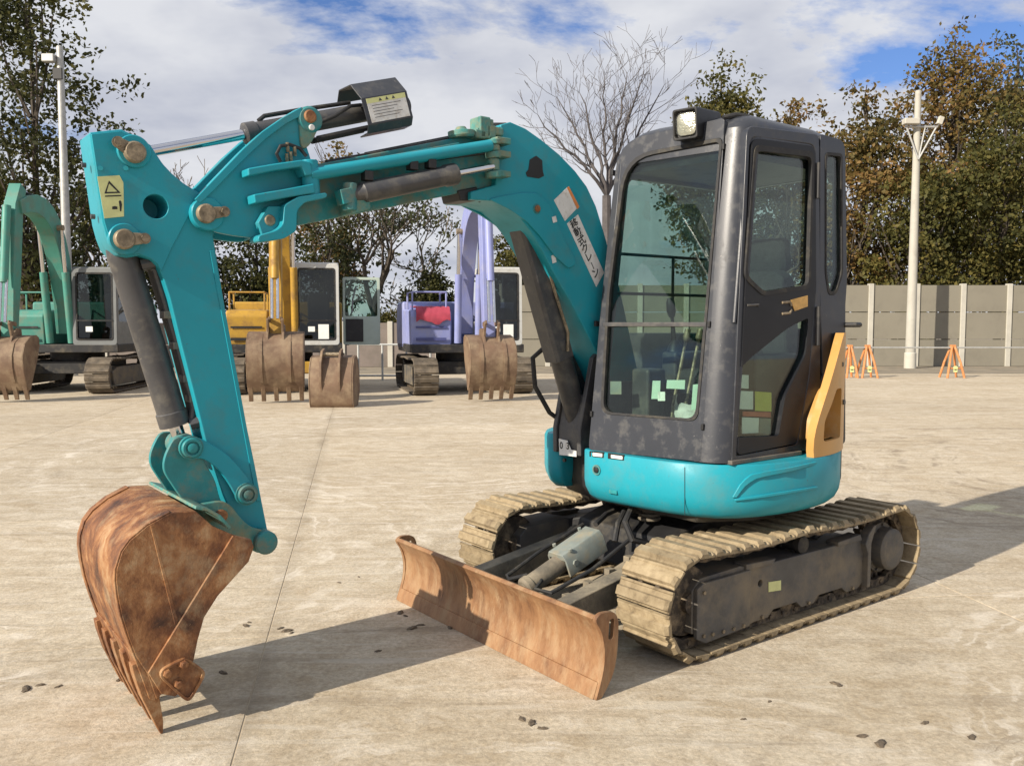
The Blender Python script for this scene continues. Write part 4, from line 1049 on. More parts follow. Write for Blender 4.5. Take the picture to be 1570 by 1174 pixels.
for y0, y1 in ((250, 305), (470, 530)): b.cyl(*[p + SNv * 0.012 for p in sd_([(1252, y0), (1251, y1)])], 0.010, n=10)
b.build('door_hinges', T['black'], cabo, bevel=0.002)
for nm, m_, q in (('paper_notice', 'paper', ((1126, 574), (1154, 575), (1154, 596), (1126, 594))), ('paper_notice', 'paper', ((1130, 599), (1161, 600), (1161, 628), (1129, 627))),
                  ('yellow_sticker', 'stk_yel', ((1164, 600), (1189, 602), (1189, 631), (1164, 630))), ('red_band', 'stk_red', ((1145, 631), (1188, 632), (1188, 640), (1145, 638))),
                  ('paper_notice', 'paper', ((1144, 640), (1170, 641), (1169, 664), (1144, 665))), ('faded_notice', 'guard', ((1171, 641), (1188, 642), (1188, 666), (1170, 665)))):
    MB().prism([p - SNv * 0.0225 for p in sd_(q)], -SNv * 0.002).build(nm, T[m_], cabo)
# sill under the door
MB().beam(side_pt(0.50, 0.826) - SNv * 0.01, side_pt(-0.02, 0.826) - SNv * 0.01, 0.05, 0.02).build('door_sill', T['steel'], cabo, bevel=0.004)
# roof
def roof_plan(d_, z):
    f0, f1 = front_pt(-0.075, z), front_pt(SCc - 0.03 * z, z)
    P = [(f0.x, -0.085), (f1.x - 0.012, f1.y), (-0.30, f1.y - 0.004), (-0.47, f1.y - 0.10), (-0.52, 0.15), (-0.50, -0.085)]
    P = rp(P, [0.16, 0.10, 0.12, 0.14, 0.1, 0.1], 5)
    return inset(P, d_, (0.0, 0.29))
b = MB()
b.loft([[Vector((p[0], p[1], z)) for p in roof_plan(d_, min(z, 2.34))] for z, d_ in ((2.235, 0.018), (2.24, 0.002), (2.30, 0.0), (2.345, 0.010), (2.378, 0.035), (2.402, 0.075), (2.42, 0.135), (2.432, 0.22), (2.438, 0.36))])
b.build('roof', T['cab'], cabo, ang=0.9)
# rear and right walls with their windows
def wallring(P, Q, off, nm): return MB().ring(P, Q, off).build(nm, T['cab'], cabo, bevel=0.004)
ra = -0.44
O_ = [Vector((ra, l, z)) for l, z in ((-0.07, 0.82), (-0.07, 2.28), (0.60, 2.28), (0.64, 0.82))]
I_ = [Vector((ra, l, z)) for l, z in ((-0.01, 1.42), (-0.01, 2.20), (0.55, 2.20), (0.57, 1.42))]
wallring(rp(O_, 0.03, 3), rp(I_, 0.05, 3), (-0.04, 0, 0), 'rear_wall')
MB().prism([p - Vector((0.02, 0, 0)) for p in rp(I_, 0.05, 3)], (-0.005, 0, 0)).build('rear_window', T['glass'], cabo)
O_ = [Vector((a, -0.072, z)) for a, z in ((0.665, 0.825), (0.48, 2.30), (-0.44, 2.30), (-0.44, 0.825))]
I_ = [Vector((a, -0.072, z)) for a, z in ((0.56, 1.15), (0.43, 2.18), (-0.38, 2.18), (-0.38, 1.15))]
wallring(rp(O_, 0.03, 3), rp(I_, 0.05, 3), (0, 0.035, 0), 'right_wall')
MB().prism([p + Vector((0, 0.012, 0)) for p in rp(I_, 0.05, 3)], (0, 0.005, 0)).build('right_window', T['glass'], cabo)
b = MB()
for z in (1.60, 1.80): b.cyl((0.55 - 0.12 * (z - 1.15), -0.055, z), (-0.40, -0.055, z), 0.008, n=8)
b.cyl((0.08, -0.055, 1.16), (0.08, -0.055, 1.80), 0.008, n=8)
b.build('window_guard_bars', T['black'], cabo)
# interior
b = MB(); b.prism([(-0.42, -0.03, 0.822), (0.60, -0.03, 0.822), (0.52, 0.50, 0.822), (0.42, 0.62, 0.822), (-0.42, 0.62, 0.822)], (0, 0, 0.028)); b.box(-0.42, -0.02, -0.03, 0.61, 0.85, 1.08); b.build('cab_floor', T['black'], cabo, bevel=0.01)
MB().prism([(-0.42, -0.04, 2.20), (0.44, -0.04, 2.20), (0.36, 0.60, 2.20), (-0.42, 0.59, 2.20)], (0, 0, 0.03)).build('headliner', T['black'], cabo)
b = MB()
def cushion(mb, c, sx, sy, sz, tilt=0.0, n=5):
    rt_ = Matrix.Translation(c) @ Matrix.Rotation(tilt, 4, 'Y')
    base = rp([(-sx, -sy), (sx, -sy), (sx, sy), (-sx, sy)], min(sx, sy) * 0.5, 4)
    mb.loft([[rt_ @ Vector((x * k, y * k, z)) for x, y in base] for z, k in ((-sz, 0.88), (-sz * 0.6, 1), (sz * 0.5, 1), (sz, 0.86), (sz * 1.12, 0.5))])
cushion(b, Vector((0.04, 0.30, 1.16)), 0.22, 0.22, 0.06, 0.06)
cushion(b, Vector((-0.20, 0.30, 1.45)), 0.27, 0.21, 0.06, -1.42)
cushion(b, Vector((-0.265, 0.30, 1.80)), 0.09, 0.12, 0.04, -1.42)
b.build('seat', T['fabric'], cabo)
b = MB()
for l in (0.05, 0.55):
    b.box(-0.12, 0.22, l - 0.05, l + 0.05, 1.08, 1.30)
b.box(0.33, 0.46, 0.02, 0.14, 0.85, 1.22)
b.build('control_console', T['cyl'], cabo, bevel=0.015)
b = MB()
for l in (0.05, 0.55):
    b.lathe((0.17, l, 1.30), (0, 0, 1), [(0, 0.045), (0.03, 0.035), (0.06, 0.016)], 12); b.cyl((0.17, l, 1.34), (0.20, l, 1.50), 0.009, n=8)
    b.lathe((0.197, l, 1.48), (0.18, 0, 1), [(0, 0.015), (0.03, 0.024), (0.08, 0.022), (0.10, 0.012)], 12)
b.build('control_levers', T['black'], cabo)
b = MB()
for l in (0.27, 0.35): b.tube([(0.44, l, 0.85), (0.42, l, 1.05), (0.34, l + 0.01, 1.38)], 0.008, 6); b.lathe((0.345, l + 0.01, 1.36), (-0.2, 0.03, 1), [(0, 0.01), (0.02, 0.018), (0.06, 0.014)], 10)
b.build('travel_levers', T['pin'], cabo)
b = MB()
for l in (0.24, 0.36): b.box(0.40, 0.52, l - 0.04, l + 0.04, 0.88, 0.90)
b.build('foot_pedals', T['steel_tan'], cabo, bevel=0.004)
# papers behind the lower windscreen
def infront(q, m_, nm): MB().prism([p - FNv * 0.0195 for p in fr_(q)], -FNv * 0.002).build(nm, T[m_], cabo)
infront(((997, 583), (1009, 583), (1008, 611), (995, 611)), 'paper_grn', 'paper_notice')
infront(((1019, 582), (1047, 582), (1046, 596), (1018, 595)), 'paper_grn', 'paper_notice')
infront(((1059, 589), (1070, 588), (1067, 628), (1056, 628)), 'paper_grn', 'paper_notice')
infront(((1005, 600), (1016, 600), (1016, 614), (1005, 614)), 'paper', 'paper_notice')
infront(((932, 584), (949, 584), (949, 604), (932, 604)), 'guard', 'paper_notice')
b = MB()                                               # bag and rag on the floor by the glass
random.seed(5)
def lump(c, r, sq, nm, mat_, par):
    bm = bmesh.new(); bmesh.ops.create_icosphere(bm, subdivisions=3, radius=1.0)
    for v in bm.verts:
        n = v.co.normalized(); k = 1 + 0.22 * math.sin(n.x * 5.1 + c.x * 9) * math.sin(n.y * 4.3 + 1) + 0.12 * math.sin(n.z * 9 + n.x * 7)
        v.co = c + Vector((n.x * r[0], n.y * r[1], max(n.z, -0.55) * r[2])) * k
    me = bpy.data.meshes.new(nm); bm.to_mesh(me); bm.free()
    for p in me.polygons: p.use_smooth = True
    me.materials.append(mat_); o = bpy.data.objects.new(nm, me); COL.objects.link(o); o.parent = par; return o
q = on(1035, 622, FN, FCc)
lump(Vector((q.x - 0.14, q.y, 0.96)), (0.09, 0.11, 0.10), 1, 'plastic_bag', T['stk_wht'], cabo)
q = on(962, 622, FN, FCc)
lump(Vector((q.x - 0.16, q.y, 0.92)), (0.07, 0.08, 0.06), 1, 'cloth_rag', T['brass'], cabo)
# work lamp on the roof edge
lp = on(1062, 192, FN, FCc); 
hd = Vector((0.93, 0.20, -0.08)).normalized(); hs = Vector((-hd.y, hd.x, 0)).normalized(); hu = hd.cross(hs) * -1
hu = hs.cross(hd); hu = hu if hu.z > 0 else -hu
lp = lp + hd * 0.03
def lampring(t, s1, s2=None): 
    return [lp + hd * t + hs * x + hu * y for x, y in rp([(-0.062 * s1, -0.068 * s1), (0.062 * s1, -0.068 * s1), (0.062 * s1, 0.068 * s1), (-0.062 * s1, 0.068 * s1)], 0.014, 3)]
b = MB()
b.loft([lampring(-0.20, 0.95), lampring(-0.185, 1.0), lampring(0.045, 1.04), lampring(0.045, 0.90), lampring(0.02, 0.84)], caps=True)
lamp = b.build('work_lamp', T['black'], cabo, bevel=0.003)
b = MB(); rr = rp([(-0.05, -0.052), (0.05, -0.052), (0.05, 0.052), (-0.05, 0.052)], 0.03, 4)
def lr(t, k): return [lp + hd * t + hs * x * k + hu * y * k for x, y in rr]
b.loft([lr(0.021, 1), lr(0.030, 0.97), lr(0.034, 0.8)])
b.build('lamp_reflector', T['bulb'], cabo)
MB().loft([lr(0.036, 1.0), lr(0.039, 1.0)]).build('lamp_lens', T['lens'], cabo)
MB().beam(lp - hd * 0.08 - hu * 0.06, lp - hd * 0.10 - hu * 0.15, 0.05, 0.03).build('lamp_bracket', T['black'], cabo)
q = side_pt(0.28, 2.37)
MB().tube([(0.36, 0.50, 2.392), (0.30, 0.53, 2.408), (0.25, 0.56, 2.40)], 0.012).build('roof_cable', T['rubber'], cabo)
# rear hand rail stub on the tail
p = on(1292, 497, SN, SCc); q = on(1311, 499, SN, SCc)
MB().tube([Vector((-0.38, 0.60, 1.44)), Vector((-0.42, 0.66, 1.44)), Vector((-0.44, 0.70, 1.44)), Vector((-0.50, 0.69, 1.44))], 0.013).build('rear_hook', T['black'], cabo)
# ---------------------------------------------------------------- boom, offset link, arm, bucket
LB = -0.125                                            # left outer face of boom and fork plates
AL = -0.155                                            # left face of the arm
mir = lambda l: 2 * C0 - l
# main boom
bo = latp([(768, 191), (783, 187), (806, 197), (830, 214), (858, 237), (882, 262), (900, 286), (914, 316), (926, 355)], LB) + \
     [(0.40, 1.62), (0.30, 1.30), (0.21, 1.02), (0.20, 0.93), (0.25, 0.87), (0.33, 0.88), (0.385, 0.96), (0.50, 1.20)] + \
     latp([(902, 515), (876, 465), (850, 420), (832, 385), (815, 356), (798, 334), (778, 318), (752, 308), (722, 306), (722, 294), (760, 283)], LB)
boom = MB().side(bo, LB, mir(LB)).build('boom', T['teal'], EX, bevel=0.006)
ear = rp(latp([(748, 306), (775, 300), (800, 296), (822, 297), (838, 312), (848, 335), (862, 365), (882, 404), (870, 412), (848, 392), (826, 362), (806, 340), (780, 322)], LB), 0.02, 3)
for l0, l1 in ((LB - 0.002, LB + 0.012), (mir(LB) + 0.002, mir(LB) - 0.012)): MB().side(ear, l0, l1).build('cylinder_ear', T['teal'], boom, bevel=0.003)
def pin(parent, x, y, b_, r, ln, mat='pin', nm='pin', n=18):
    q = lat(x, y, b_); return MB().lathe((q.x, b_ - 0.01, q.z), (0, 1, 0), [(0, r), (0.01 + ln - r * 0.2, r), (0.01 + ln, r * 0.82)], n).build(nm, T[mat], parent)
pin(boom, 823, 320, LB + 0.012, 0.026, 0.004, 'teal_old', 'pin_boss'); pin(boom, 823, 320, LB + 0.012, 0.016, 0.012, 'rust', 'cylinder_pin')
def decal(poly, b_, mat, nm, par, th=0.0015): return MB().prism([lat(x, y, b_) for x, y in poly], (0, th, 0)).build(nm, T[mat], par)
decal([(812, 245), (822, 239), (831, 246), (832, 262), (834, 270), (826, 274), (808, 271), (806, 265), (810, 260)], LB + 0.0004, 'ink', 'black_patch', boom)
decal([(849, 307), (869, 288), (884, 320), (866, 339)], LB + 0.0004, 'stk_wht', 'notice_sticker', boom)
decal([(869, 288), (872, 286), (888, 317), (885, 321)], LB + 0.0006, 'stk_org', 'sticker_band', boom)
lab = [(869, 343), (886, 329), (926, 418), (914, 440)]
decal(lab, LB + 0.0004, 'stk_wht', 'crane_label', boom)
A0, A1 = lat(879, 341, LB), lat(914, 421, LB)
axd = (A1 - A0).normalized(); axs = Vector((0, -1, 0)).cross(axd); axs = axs if axs.x < 0 else -axs
def glyph(ch, size, origin, ex, ey, nrm, mat, nm, par):  # flat printed character, lettering as thin mesh
    cu = bpy.data.curves.new('text', 'FONT'); cu.body = ch; cu.size = size; cu.extrude = 0.0004; cu.align_x = 'CENTER'; cu.align_y = 'CENTER'
    cu.offset = size * 0.018
    t = bpy.data.objects.new('text', cu); COL.objects.link(t)
    bpy.context.view_layer.update()
    me = bpy.data.meshes.new_from_object(t.evaluated_get(bpy.context.evaluated_depsgraph_get()))
    bpy.data.objects.remove(t); bpy.data.curves.remove(cu)
    me.transform(Matrix(((ex.x, ey.x, nrm.x, origin.x), (ex.y, ey.y, nrm.y, origin.y), (ex.z, ey.z, nrm.z, origin.z), (0, 0, 0, 1))))
    me.materials.clear(); me.materials.append(T[mat]); me.name = nm
    o = bpy.data.objects.new(nm, me); COL.objects.link(o); o.parent = par; return o
N7 = '移動式クレーン'
ln = (A1 - A0).length * 1.06
for k, ch in enumerate(N7):
    o_ = A0 + axd * (ln * (k + 0.25) / len(N7) * 1.03) + Vector((0, 0.0022, 0))
    if ch == 'ー': glyph('|', 0.040, o_ + axd * 0.0, axs, -axd, Vector((0, 1, 0)), 'ink', 'label_lettering', boom)
    else: glyph(ch, 0.052, o_, axs, -axd, Vector((0, 1, 0)), 'ink', 'label_lettering', boom)
decal([(846, 333), (852, 331), (854, 340), (848, 342)], LB + 0.014, 'stk_wht', 'small_sticker', boom)
decal([(845, 392), (851, 390), (853, 402), (847, 404)], LB + 0.0004, 'stk_wht', 'small_sticker', boom)
# boom foot bracket on the body
b = MB(); b.side([(0.665, 0.77), (0.668, 0.90), (0.62, 1.12), (0.585, 1.27), (0.55, 1.30), (0.35, 1.22), (0.12, 1.10), (0.05, 0.76)], -0.130, -0.160)
b.side([(0.665, 0.77), (0.668, 0.90), (0.62, 1.12), (0.585, 1.27), (0.55, 1.30), (0.35, 1.22), (0.12, 1.10), (0.05, 0.76)], -0.352, -0.322)
b.side([(0.655, 0.77), (0.655, 0.90), (0.615, 1.08), (0.58, 1.08), (0.5, 0.80)], -0.165, -0.318)
bf = b.build('boom_foot_bracket', T['cyl'], EX, bevel=0.006)
q = fpl(869, 686, 0.668)
decal_q = [fpl(x, y, 0.667) for x, y in ((857, 671), (868, 673), (872, 687), (884, 690), (884, 701), (857, 697))]
MB().prism([fpl(x, y, 0.664) for x, y in ((857, 672), (870, 675), (876, 689), (884, 691), (884, 700), (858, 697))], (0.0015, 0, 0)).build('white_label', T['stk_wht'], rc)
for k, (ch, x, y) in enumerate((('0', 861, 683), ('3', 871, 684))):
    glyph(ch, 0.05, fpl(x, y, 0.664) + Vector((0.0022, 0, 0)), Vector((0, 1, 0)), Vector((0, 0, 1)), Vector((1, 0, 0)), 'ink', 'label_digit', rc)
MB().lathe(fpl(867, 705, 0.655), (1, 0, 0), [(0, 0.010), (0.012, 0.010)], 10).build('cover_bolt', T['ink'], rc)
# boom cylinder with its guard
t0 = lat(812, 325, C0 + 0.0); q0 = lat(823, 320, LB); top = Vector((q0.x + 0.005, C0, q0.z - 0.005)); base = Vector((0.585, C0, 0.93))
dc = (top - base).normalized(); Lc = (top - base).length
cy = MB().lathe(base, dc, [(0, 0.05), (0.02, 0.058), (0.40, 0.058), (0.41, 0.064), (0.46, 0.064), (0.465, 0.04)], 22).build('boom_cylinder', T['cyl'], EX, bevel=0.002)
MB().cyl(base + dc * 0.45, top - dc * 0.03, 0.026).build('cylinder_rod', T['chrome'], cy)
MB().cyl(top - Vector((0, 0.08, 0)), top + Vector((0, 0.08, 0)), 0.045).build('rod_eye', T['teal_old'], cy, bevel=0.004)
nb = Vector((-dc.z, 0, dc.x)); nb = nb if nb.x > 0 else -nb
gs = [(-0.058, 0.035), (-0.058, 0.075), (-0.045, 0.09), (0.045, 0.09), (0.058, 0.075), (0.058, -0.02), (0.052, -0.02), (0.052, 0.072), (0.04, 0.082), (-0.04, 0.082), (-0.052, 0.072), (-0.052, 0.035)]
b = MB(); b.loft([[base + dc * t + Vector((0, y, 0)) + nb * (z - 0.02) for y, z in gs] for t in (0.36, Lc - 0.035)])
b.build('rod_guard', T['cyl'], cy, bevel=0.004)
b = MB(); b.tube([base + dc * 0.40 + Vector((0, 0.07, 0)), base + dc * 0.5 + Vector((-0.03, 0.075, 0)), base + dc * 0.7 + Vector((-0.02, 0.07, 0)), base + dc * 0.9 + Vector((-0.02, 0.07, 0))], 0.008)
b.build('hard_line', T['pin'], cy)
b = MB(); b.tube([base + dc * 0.42 + Vector((0.02, -0.08, 0)), base + dc * 0.36 + Vector((0.09, -0.12, 0)), base + dc * 0.2 + Vector((0.12, -0.13, 0)), base + dc * 0.05 + Vector((0.08, -0.12, 0)), base + Vector((-0.05, -0.1, -0.05))], 0.013)
b.build('cylinder_hose', T['rubber'], cy)
# offset link between boom and fork
lk = latp([(452, 258), (560, 238), (700, 211), (764, 212), (764, 284), (700, 297), (600, 317), (530, 331), (455, 346)], -0.16)
link = MB().side(lk, -0.16, mir(-0.16)).build('offset_link', T['teal_old'], EX, bevel=0.006)
r0, r1 = lat(474, 268, -0.07), lat(752, 223, -0.07)
MB().cyl(r0, r1, 0.026).build('link_rod', T['teal'], link, bevel=0.004)
MB().beam(lat(480, 262, -0.11), lat(700, 222, -0.11), 0.05, 0.012).build('link_cover', T['teal_old'], link, bevel=0.003)
o0, o1, o2 = lat(536, 300, -0.075), lat(697, 267, -0.075), lat(756, 256, -0.075)
dd = (o1 - o0).normalized()
oc = MB().lathe(o0, dd, [(0, 0.025), (0.05, 0.034), (0.06, 0.043), ((o1 - o0).length - 0.06, 0.043), ((o1 - o0).length - 0.05, 0.048), ((o1 - o0).length, 0.048), ((o1 - o0).length + 0.003, 0.03)], 22).build('offset_cylinder', T['cyl'], EX)
MB().cyl(o1, o2, 0.016).build('cylinder_rod', T['chrome'], oc)
b = MB(); b.cyl(o0 - Vector((0, 0, 0.06)), o0 + Vector((0, 0, 0.05)), 0.03); b.beam(o0, o0 + dd * -0.05, 0.06, 0.06)
b.build('cylinder_eye', T['teal_old'], oc, bevel=0.004)
b = MB()
for x, y, s in ((563, 268, 1), (632, 252, 1), (660, 250, 1)):
    p = lat(x, y, -0.07); b.box(p.x - 0.02, p.x + 0.02, p.y - 0.02, p.y + 0.02, p.z - 0.025, p.z + 0.015)
b.tube([lat(560, 262, -0.08), lat(600, 250, -0.085), lat(660, 245, -0.08), lat(742, 235, -0.09)], 0.008)
b.build('cylinder_fittings', T['black'], oc, bevel=0.003)
MB().side(latp([(530, 310), (560, 303), (562, 322), (532, 330)], -0.10), -0.16, -0.06).build('cylinder_mount', T['teal_hinge'], link, bevel=0.005)
# rear hinge stack
b = MB()
for y0, y1, r in ((214, 222, 0.034), (223, 232, 0.030), (233, 243, 0.036), (244, 262, 0.028), (263, 273, 0.036)):
    p, q = lat(756, y0, -0.085), lat(757, y1, -0.085); b.lathe(q, p - q, [(0, r * 0.9), (0.004, r), ((p - q).length - 0.004, r), ((p - q).length, r * 0.9)], 18)
b.build('hinge_pin', T['teal_hinge'], link)
b = MB()
for y in (218, 238, 268): p = lat(768, y, -0.10); b.box(p.x - 0.03, p.x + 0.05, -0.16, -0.06, p.z - 0.014, p.z + 0.014)
b.build('hinge_flange', T['teal_hinge'], boom, bevel=0.004)
# valve block and fittings on the boom knuckle
b = MB()
for x, y, sx, sz in ((743, 196, 0.03, 0.05), (752, 202, 0.028, 0.03), (764, 202, 0.026, 0.02), (736, 206, 0.03, 0.02)):
    p = lat(x, y, -0.12); b.box(p.x - sx, p.x + sx, -0.20, -0.11, p.z - sz, p.z + sz)
vb = b.build('valve_block', T['teal_hinge'], boom, bevel=0.008)
b = MB()
p = lat(708, 205, -0.16); b.lathe(p - Vector((0, 0, 0.02)), (0.1, 0, 1), [(0, 0.055), (0.01, 0.062), (0.03, 0.062), (0.035, 0.03), (0.05, 0.02)], 20)
for (x0, y0), (x1, y1) in (((742, 182), (742, 196)), ((752, 184), (752, 200)), ((730, 200), (745, 205))):
    b.cyl(lat(x0, y0, -0.13), lat(x1, y1, -0.13), 0.014, n=10)
b.build('hose_fittings', T['teal_hinge'], boom, bevel=0.002)
b = MB()
b.tube([lat(766, 196, -0.2), lat(750, 190, -0.22), lat(730, 203, -0.24), lat(690, 214, -0.22), lat(600, 232, -0.2), lat(500, 250, -0.2)], 0.012)
b.tube([lat(776, 192, -0.25), lat(755, 192, -0.26), lat(725, 205, -0.27), lat(660, 218, -0.26), lat(560, 238, -0.25)], 0.012)
b.tube([lat(720, 300, -0.2), lat(735, 306, -0.18), lat(752, 300, -0.16), lat(775, 312, -0.2), lat(800, 335, -0.24)], 0.014)
b.build('boom_hoses', T['rubber'], boom)
MB().side(latp([(702, 292), (732, 286), (732, 308), (706, 308)], -0.15), -0.15, -0.30).build('hose_clamp', T['black'], boom, bevel=0.006)
# fork head that carries the arm
near = rp(latp([(297, 330), (298, 306), (318, 284), (345, 256), (370, 230), (400, 203), (432, 181), (458, 165), (468, 172), (466, 212), (476, 240), (482, 264), (470, 300), (448, 342), (402, 366), (360, 362), (318, 353)], LB),
          [0.05, 0.04] + [0.05] * 5 + [0.02, 0.02] + [0.03] * 6 + [0.05, 0.05], 3)
fk = MB(); fk.side(near, LB, LB - 0.024); fk.side(near, mir(LB), mir(LB) + 0.024)
fk.side(latp([(398, 300), (405, 205), (440, 182), (460, 172), (470, 236), (480, 262), (448, 340), (402, 363)], LB), LB - 0.02, mir(LB) + 0.02)
fork = fk.build('arm_fork', T['teal'], EX, bevel=0.005)
rim_o = [(297, 306), (318, 284), (345, 256), (370, 230), (400, 203), (432, 181), (460, 165)]
rim_i = [(306, 312), (327, 292), (354, 264), (380, 238), (408, 212), (438, 190), (462, 178)]
b = MB()
O2, I2 = latp(rim_o, LB), latp(rim_i, LB)
for l0, l1 in ((LB - 0.004, LB + 0.014), (mir(LB) + 0.004, mir(LB) - 0.014)):
    b.loft([[Vector((o_[0], l0, o_[1])), Vector((o_[0], l1, o_[1])), Vector((i_[0], l1, i_[1])), Vector((i_[0], l0, i_[1]))] for o_, i_ in zip(O2, I2)])
b.build('fork_rim', T['teal'], fork, bevel=0.003)
# front hinge castings
b = MB()
b.side(latp([(380, 258), (420, 251), (462, 245), (476, 248), (480, 268), (468, 270), (462, 256), (420, 262), (381, 270)], -0.045), -0.12, -0.045)
b.side(latp([(389, 298), (440, 289), (482, 281), (484, 296), (440, 303), (391, 312)], -0.045), -0.12, -0.045)
b.build('hinge_ledge', T['teal'], fork, bevel=0.006)
b = MB()
b.side(rp(latp([(396, 361), (396, 372), (436, 366), (455, 354), (456, 322), (468, 310), (502, 303), (502, 295), (458, 301), (436, 314), (434, 344), (424, 353)], -0.045), 0.012, 2), -0.14, -0.045)
b.build('lower_casting', T['teal'], fork, bevel=0.006)
b = MB(); b.side(latp([(396, 341), (411, 316), (434, 316), (432, 352), (402, 361)], -0.085), -0.13, -0.085); b.build('stop_plate', T['teal'], fork, bevel=0.004)
pin(fork, 414, 338, -0.085, 0.022, 0.006, 'pin', 'stop_bolt')
p, q = lat(474, 246, -0.085), lat(478, 302, -0.085)
MB().cyl(q, p, 0.034).build('front_hinge_pin', T['teal'], fork, bevel=0.004)
b = MB(); b.tube([lat(430, 248, -0.11), lat(424, 236, -0.105), lat(430, 224, -0.105), lat(445, 222, -0.105), lat(460, 228, -0.105), lat(470, 240, -0.10)], 0.007)
b.build('grease_hose', T['rubber'], fork)
b = MB()
for x, y in ((441, 226), (446, 240), (452, 232), (440, 243)): p = lat(x, y, -0.108); b.lathe(p, (0.2, 0.3, 1), [(-0.018, 0.007), (0.018, 0.007)], 8)
b.build('grease_fittings', T['pin'], fork)
def keeper(parent, x, y, x2, y2, b_, r):
    p, q = lat(x, y, b_), lat(x2, y2, b_)
    o_ = MB(); o_.lathe((p.x, b_ - 0.02, p.z), (0, 1, 0), [(0, r), (0.036, r), (0.044, r * 0.86)], 24)
    pn = o_.build('pin', T['pin'], parent)
    o_ = MB(); dq = (q - p).normalized(); sdn = Vector((-dq.z, 0, dq.x))
    pts = [p + sdn * r * 0.62, p + (q - p) * 1.0 + sdn * r * 0.5]
    poly = [(v.x, v.z) for v in (p + sdn * r * 0.7, q + sdn * r * 0.5, q + dq * r * 0.45, q - sdn * r * 0.5, p - sdn * r * 0.7)]
    o_.side(rp(poly, 0.012, 3), b_, b_ + 0.012); o_.build('pin_keeper', T['pin'], parent, bevel=0.002)
    o_ = MB(); o_.lathe((q.x, b_ + 0.01, q.z), (0, 1, 0), [(0, r * 0.42), (0.012, r * 0.42)], 6); o_.lathe((q.x, b_ + 0.01, q.z), (0, 1, 0), [(0, r * 0.55), (0.004, r * 0.55)], 14); o_.build('keeper_bolt', T['pin'], parent)
b = MB(); p = lat(318, 328, LB); b.lathe((p.x, LB - 0.03, p.z), (0, 1, 0), [(0, 0.062), (0.036, 0.062), (0.04, 0.058)], 26); b.build('pivot_boss', T['teal'], fork)
keeper(fork, 315, 328, 343, 325, LB + 0.008, 0.036)
# arm
arm_px = [(137, 203), (186, 198), (210, 209), (231, 222), (240, 236), (250, 251), (264, 266), (282, 281), (306, 296), (330, 305), (340, 330), (327, 362), (343, 458), (359, 554), (376, 640), (391, 712), (402, 770), (411, 815),
          (413, 830), (408, 844), (396, 848), (384, 842), (366, 812), (343, 760), (316, 680), (297, 605), (277, 527), (260, 458), (250, 427), (243, 410), (231, 398), (214, 392), (196, 395), (181, 392), (170, 380), (163, 362), (157, 340)]
AP = latp(arm_px, AL)
arm = MB().side(AP, AL, mir(AL)).build('arm', T['teal'], EX, bevel=0.006)
p = lat(238, 317, AL); cut(arm, MB().cyl((p.x, AL - 0.13, p.z), (p.x, 0.1, p.z), 0.043, n=28))
hd_px = [(139, 206), (185, 201), (209, 212), (230, 225), (247, 253), (281, 284), (304, 298), (284, 340), (262, 382), (247, 416), (240, 404), (229, 396), (212, 389), (196, 392), (182, 389), (172, 378), (165, 360), (159, 340)]
hp_ = MB().side(latp(hd_px, AL), AL - 0.002, AL + 0.007).build('head_plate', T['teal'], arm, bevel=0.003)
cut(hp_, MB().cyl((p.x, -0.3, p.z), (p.x, 0.1, p.z), 0.0435, n=28))
MB().side(latp([(321, 384), (328, 384), (399, 768), (393, 768)], AL), AL - 0.002, AL + 0.004).build('arm_edge_flange', T['teal'], arm, bevel=0.002)
for x, y, r in ((204, 233, 0.058), (190, 367, 0.056)):
    p = lat(x, y, AL); MB().lathe((p.x, AL - 0.01, p.z), (0, 1, 0), [(0, r), (0.026, r), (0.03, r * 0.94)], 26).build('pin_boss', T['teal'], arm)
keeper(arm, 206, 234, 180, 219, AL + 0.022, 0.038)
keeper(arm, 190, 367, 221, 366, AL + 0.022, 0.036)
b = MB()
for x, y in ((154, 258), (193, 258)): b.cyl(lat(x, y, AL), lat(x, y, AL + 0.012), 0.009, n=8)
b.build('arm_studs', T['teal'], arm)
b = MB()
for x, y in ((136, 250), (150, 330)): q = lat(x, y, AL); b.lathe((q.x - 0.002, C0 + 0.03, q.z), (1, 0, 0), [(0, 0.009), (0.014, 0.009)], 8)
b.build('front_bolts', T['cyl'], arm)
# warning sticker on the arm head
SB = AL + 0.0074
decal([(149, 271), (183, 269), (189, 280), (190, 332), (160, 335)], SB, 'stk_lime', 'warning_sticker', arm)
tri = [(167, 277), (185, 296), (160, 297)]; tri2 = [(167.2, 281.5), (180, 294), (163.5, 294.5)]
MB().ring([lat(x, y, SB + 0.0016) for x, y in tri], [lat(x, y, SB + 0.0016) for x, y in tri2], (0, 0.0006, 0)).build('warning_triangle', T['ink'], arm)
decal([(161, 300), (186, 299), (186, 301), (161, 302)], SB + 0.0016, 'ink', 'warning_print', arm, 0.0006)
decal([(172, 317), (176, 316), (180, 317), (180, 321), (172, 321)], SB + 0.0016, 'ink', 'warning_print', arm, 0.0006)
decal([(182, 309), (184, 307), (186, 309), (187, 314), (186, 324), (184, 324), (183, 315)], SB + 0.0016, 'ink', 'warning_print', arm, 0.0006)
# bucket end of the arm
p = lat(405, 830, AL)
MB().lathe((p.x, mir(AL) - 0.02, p.z), (0, 1, 0), [(0, 0.047), (0.21, 0.047)], 22).build('arm_end_boss', T['teal_old'], arm, bevel=0.003)
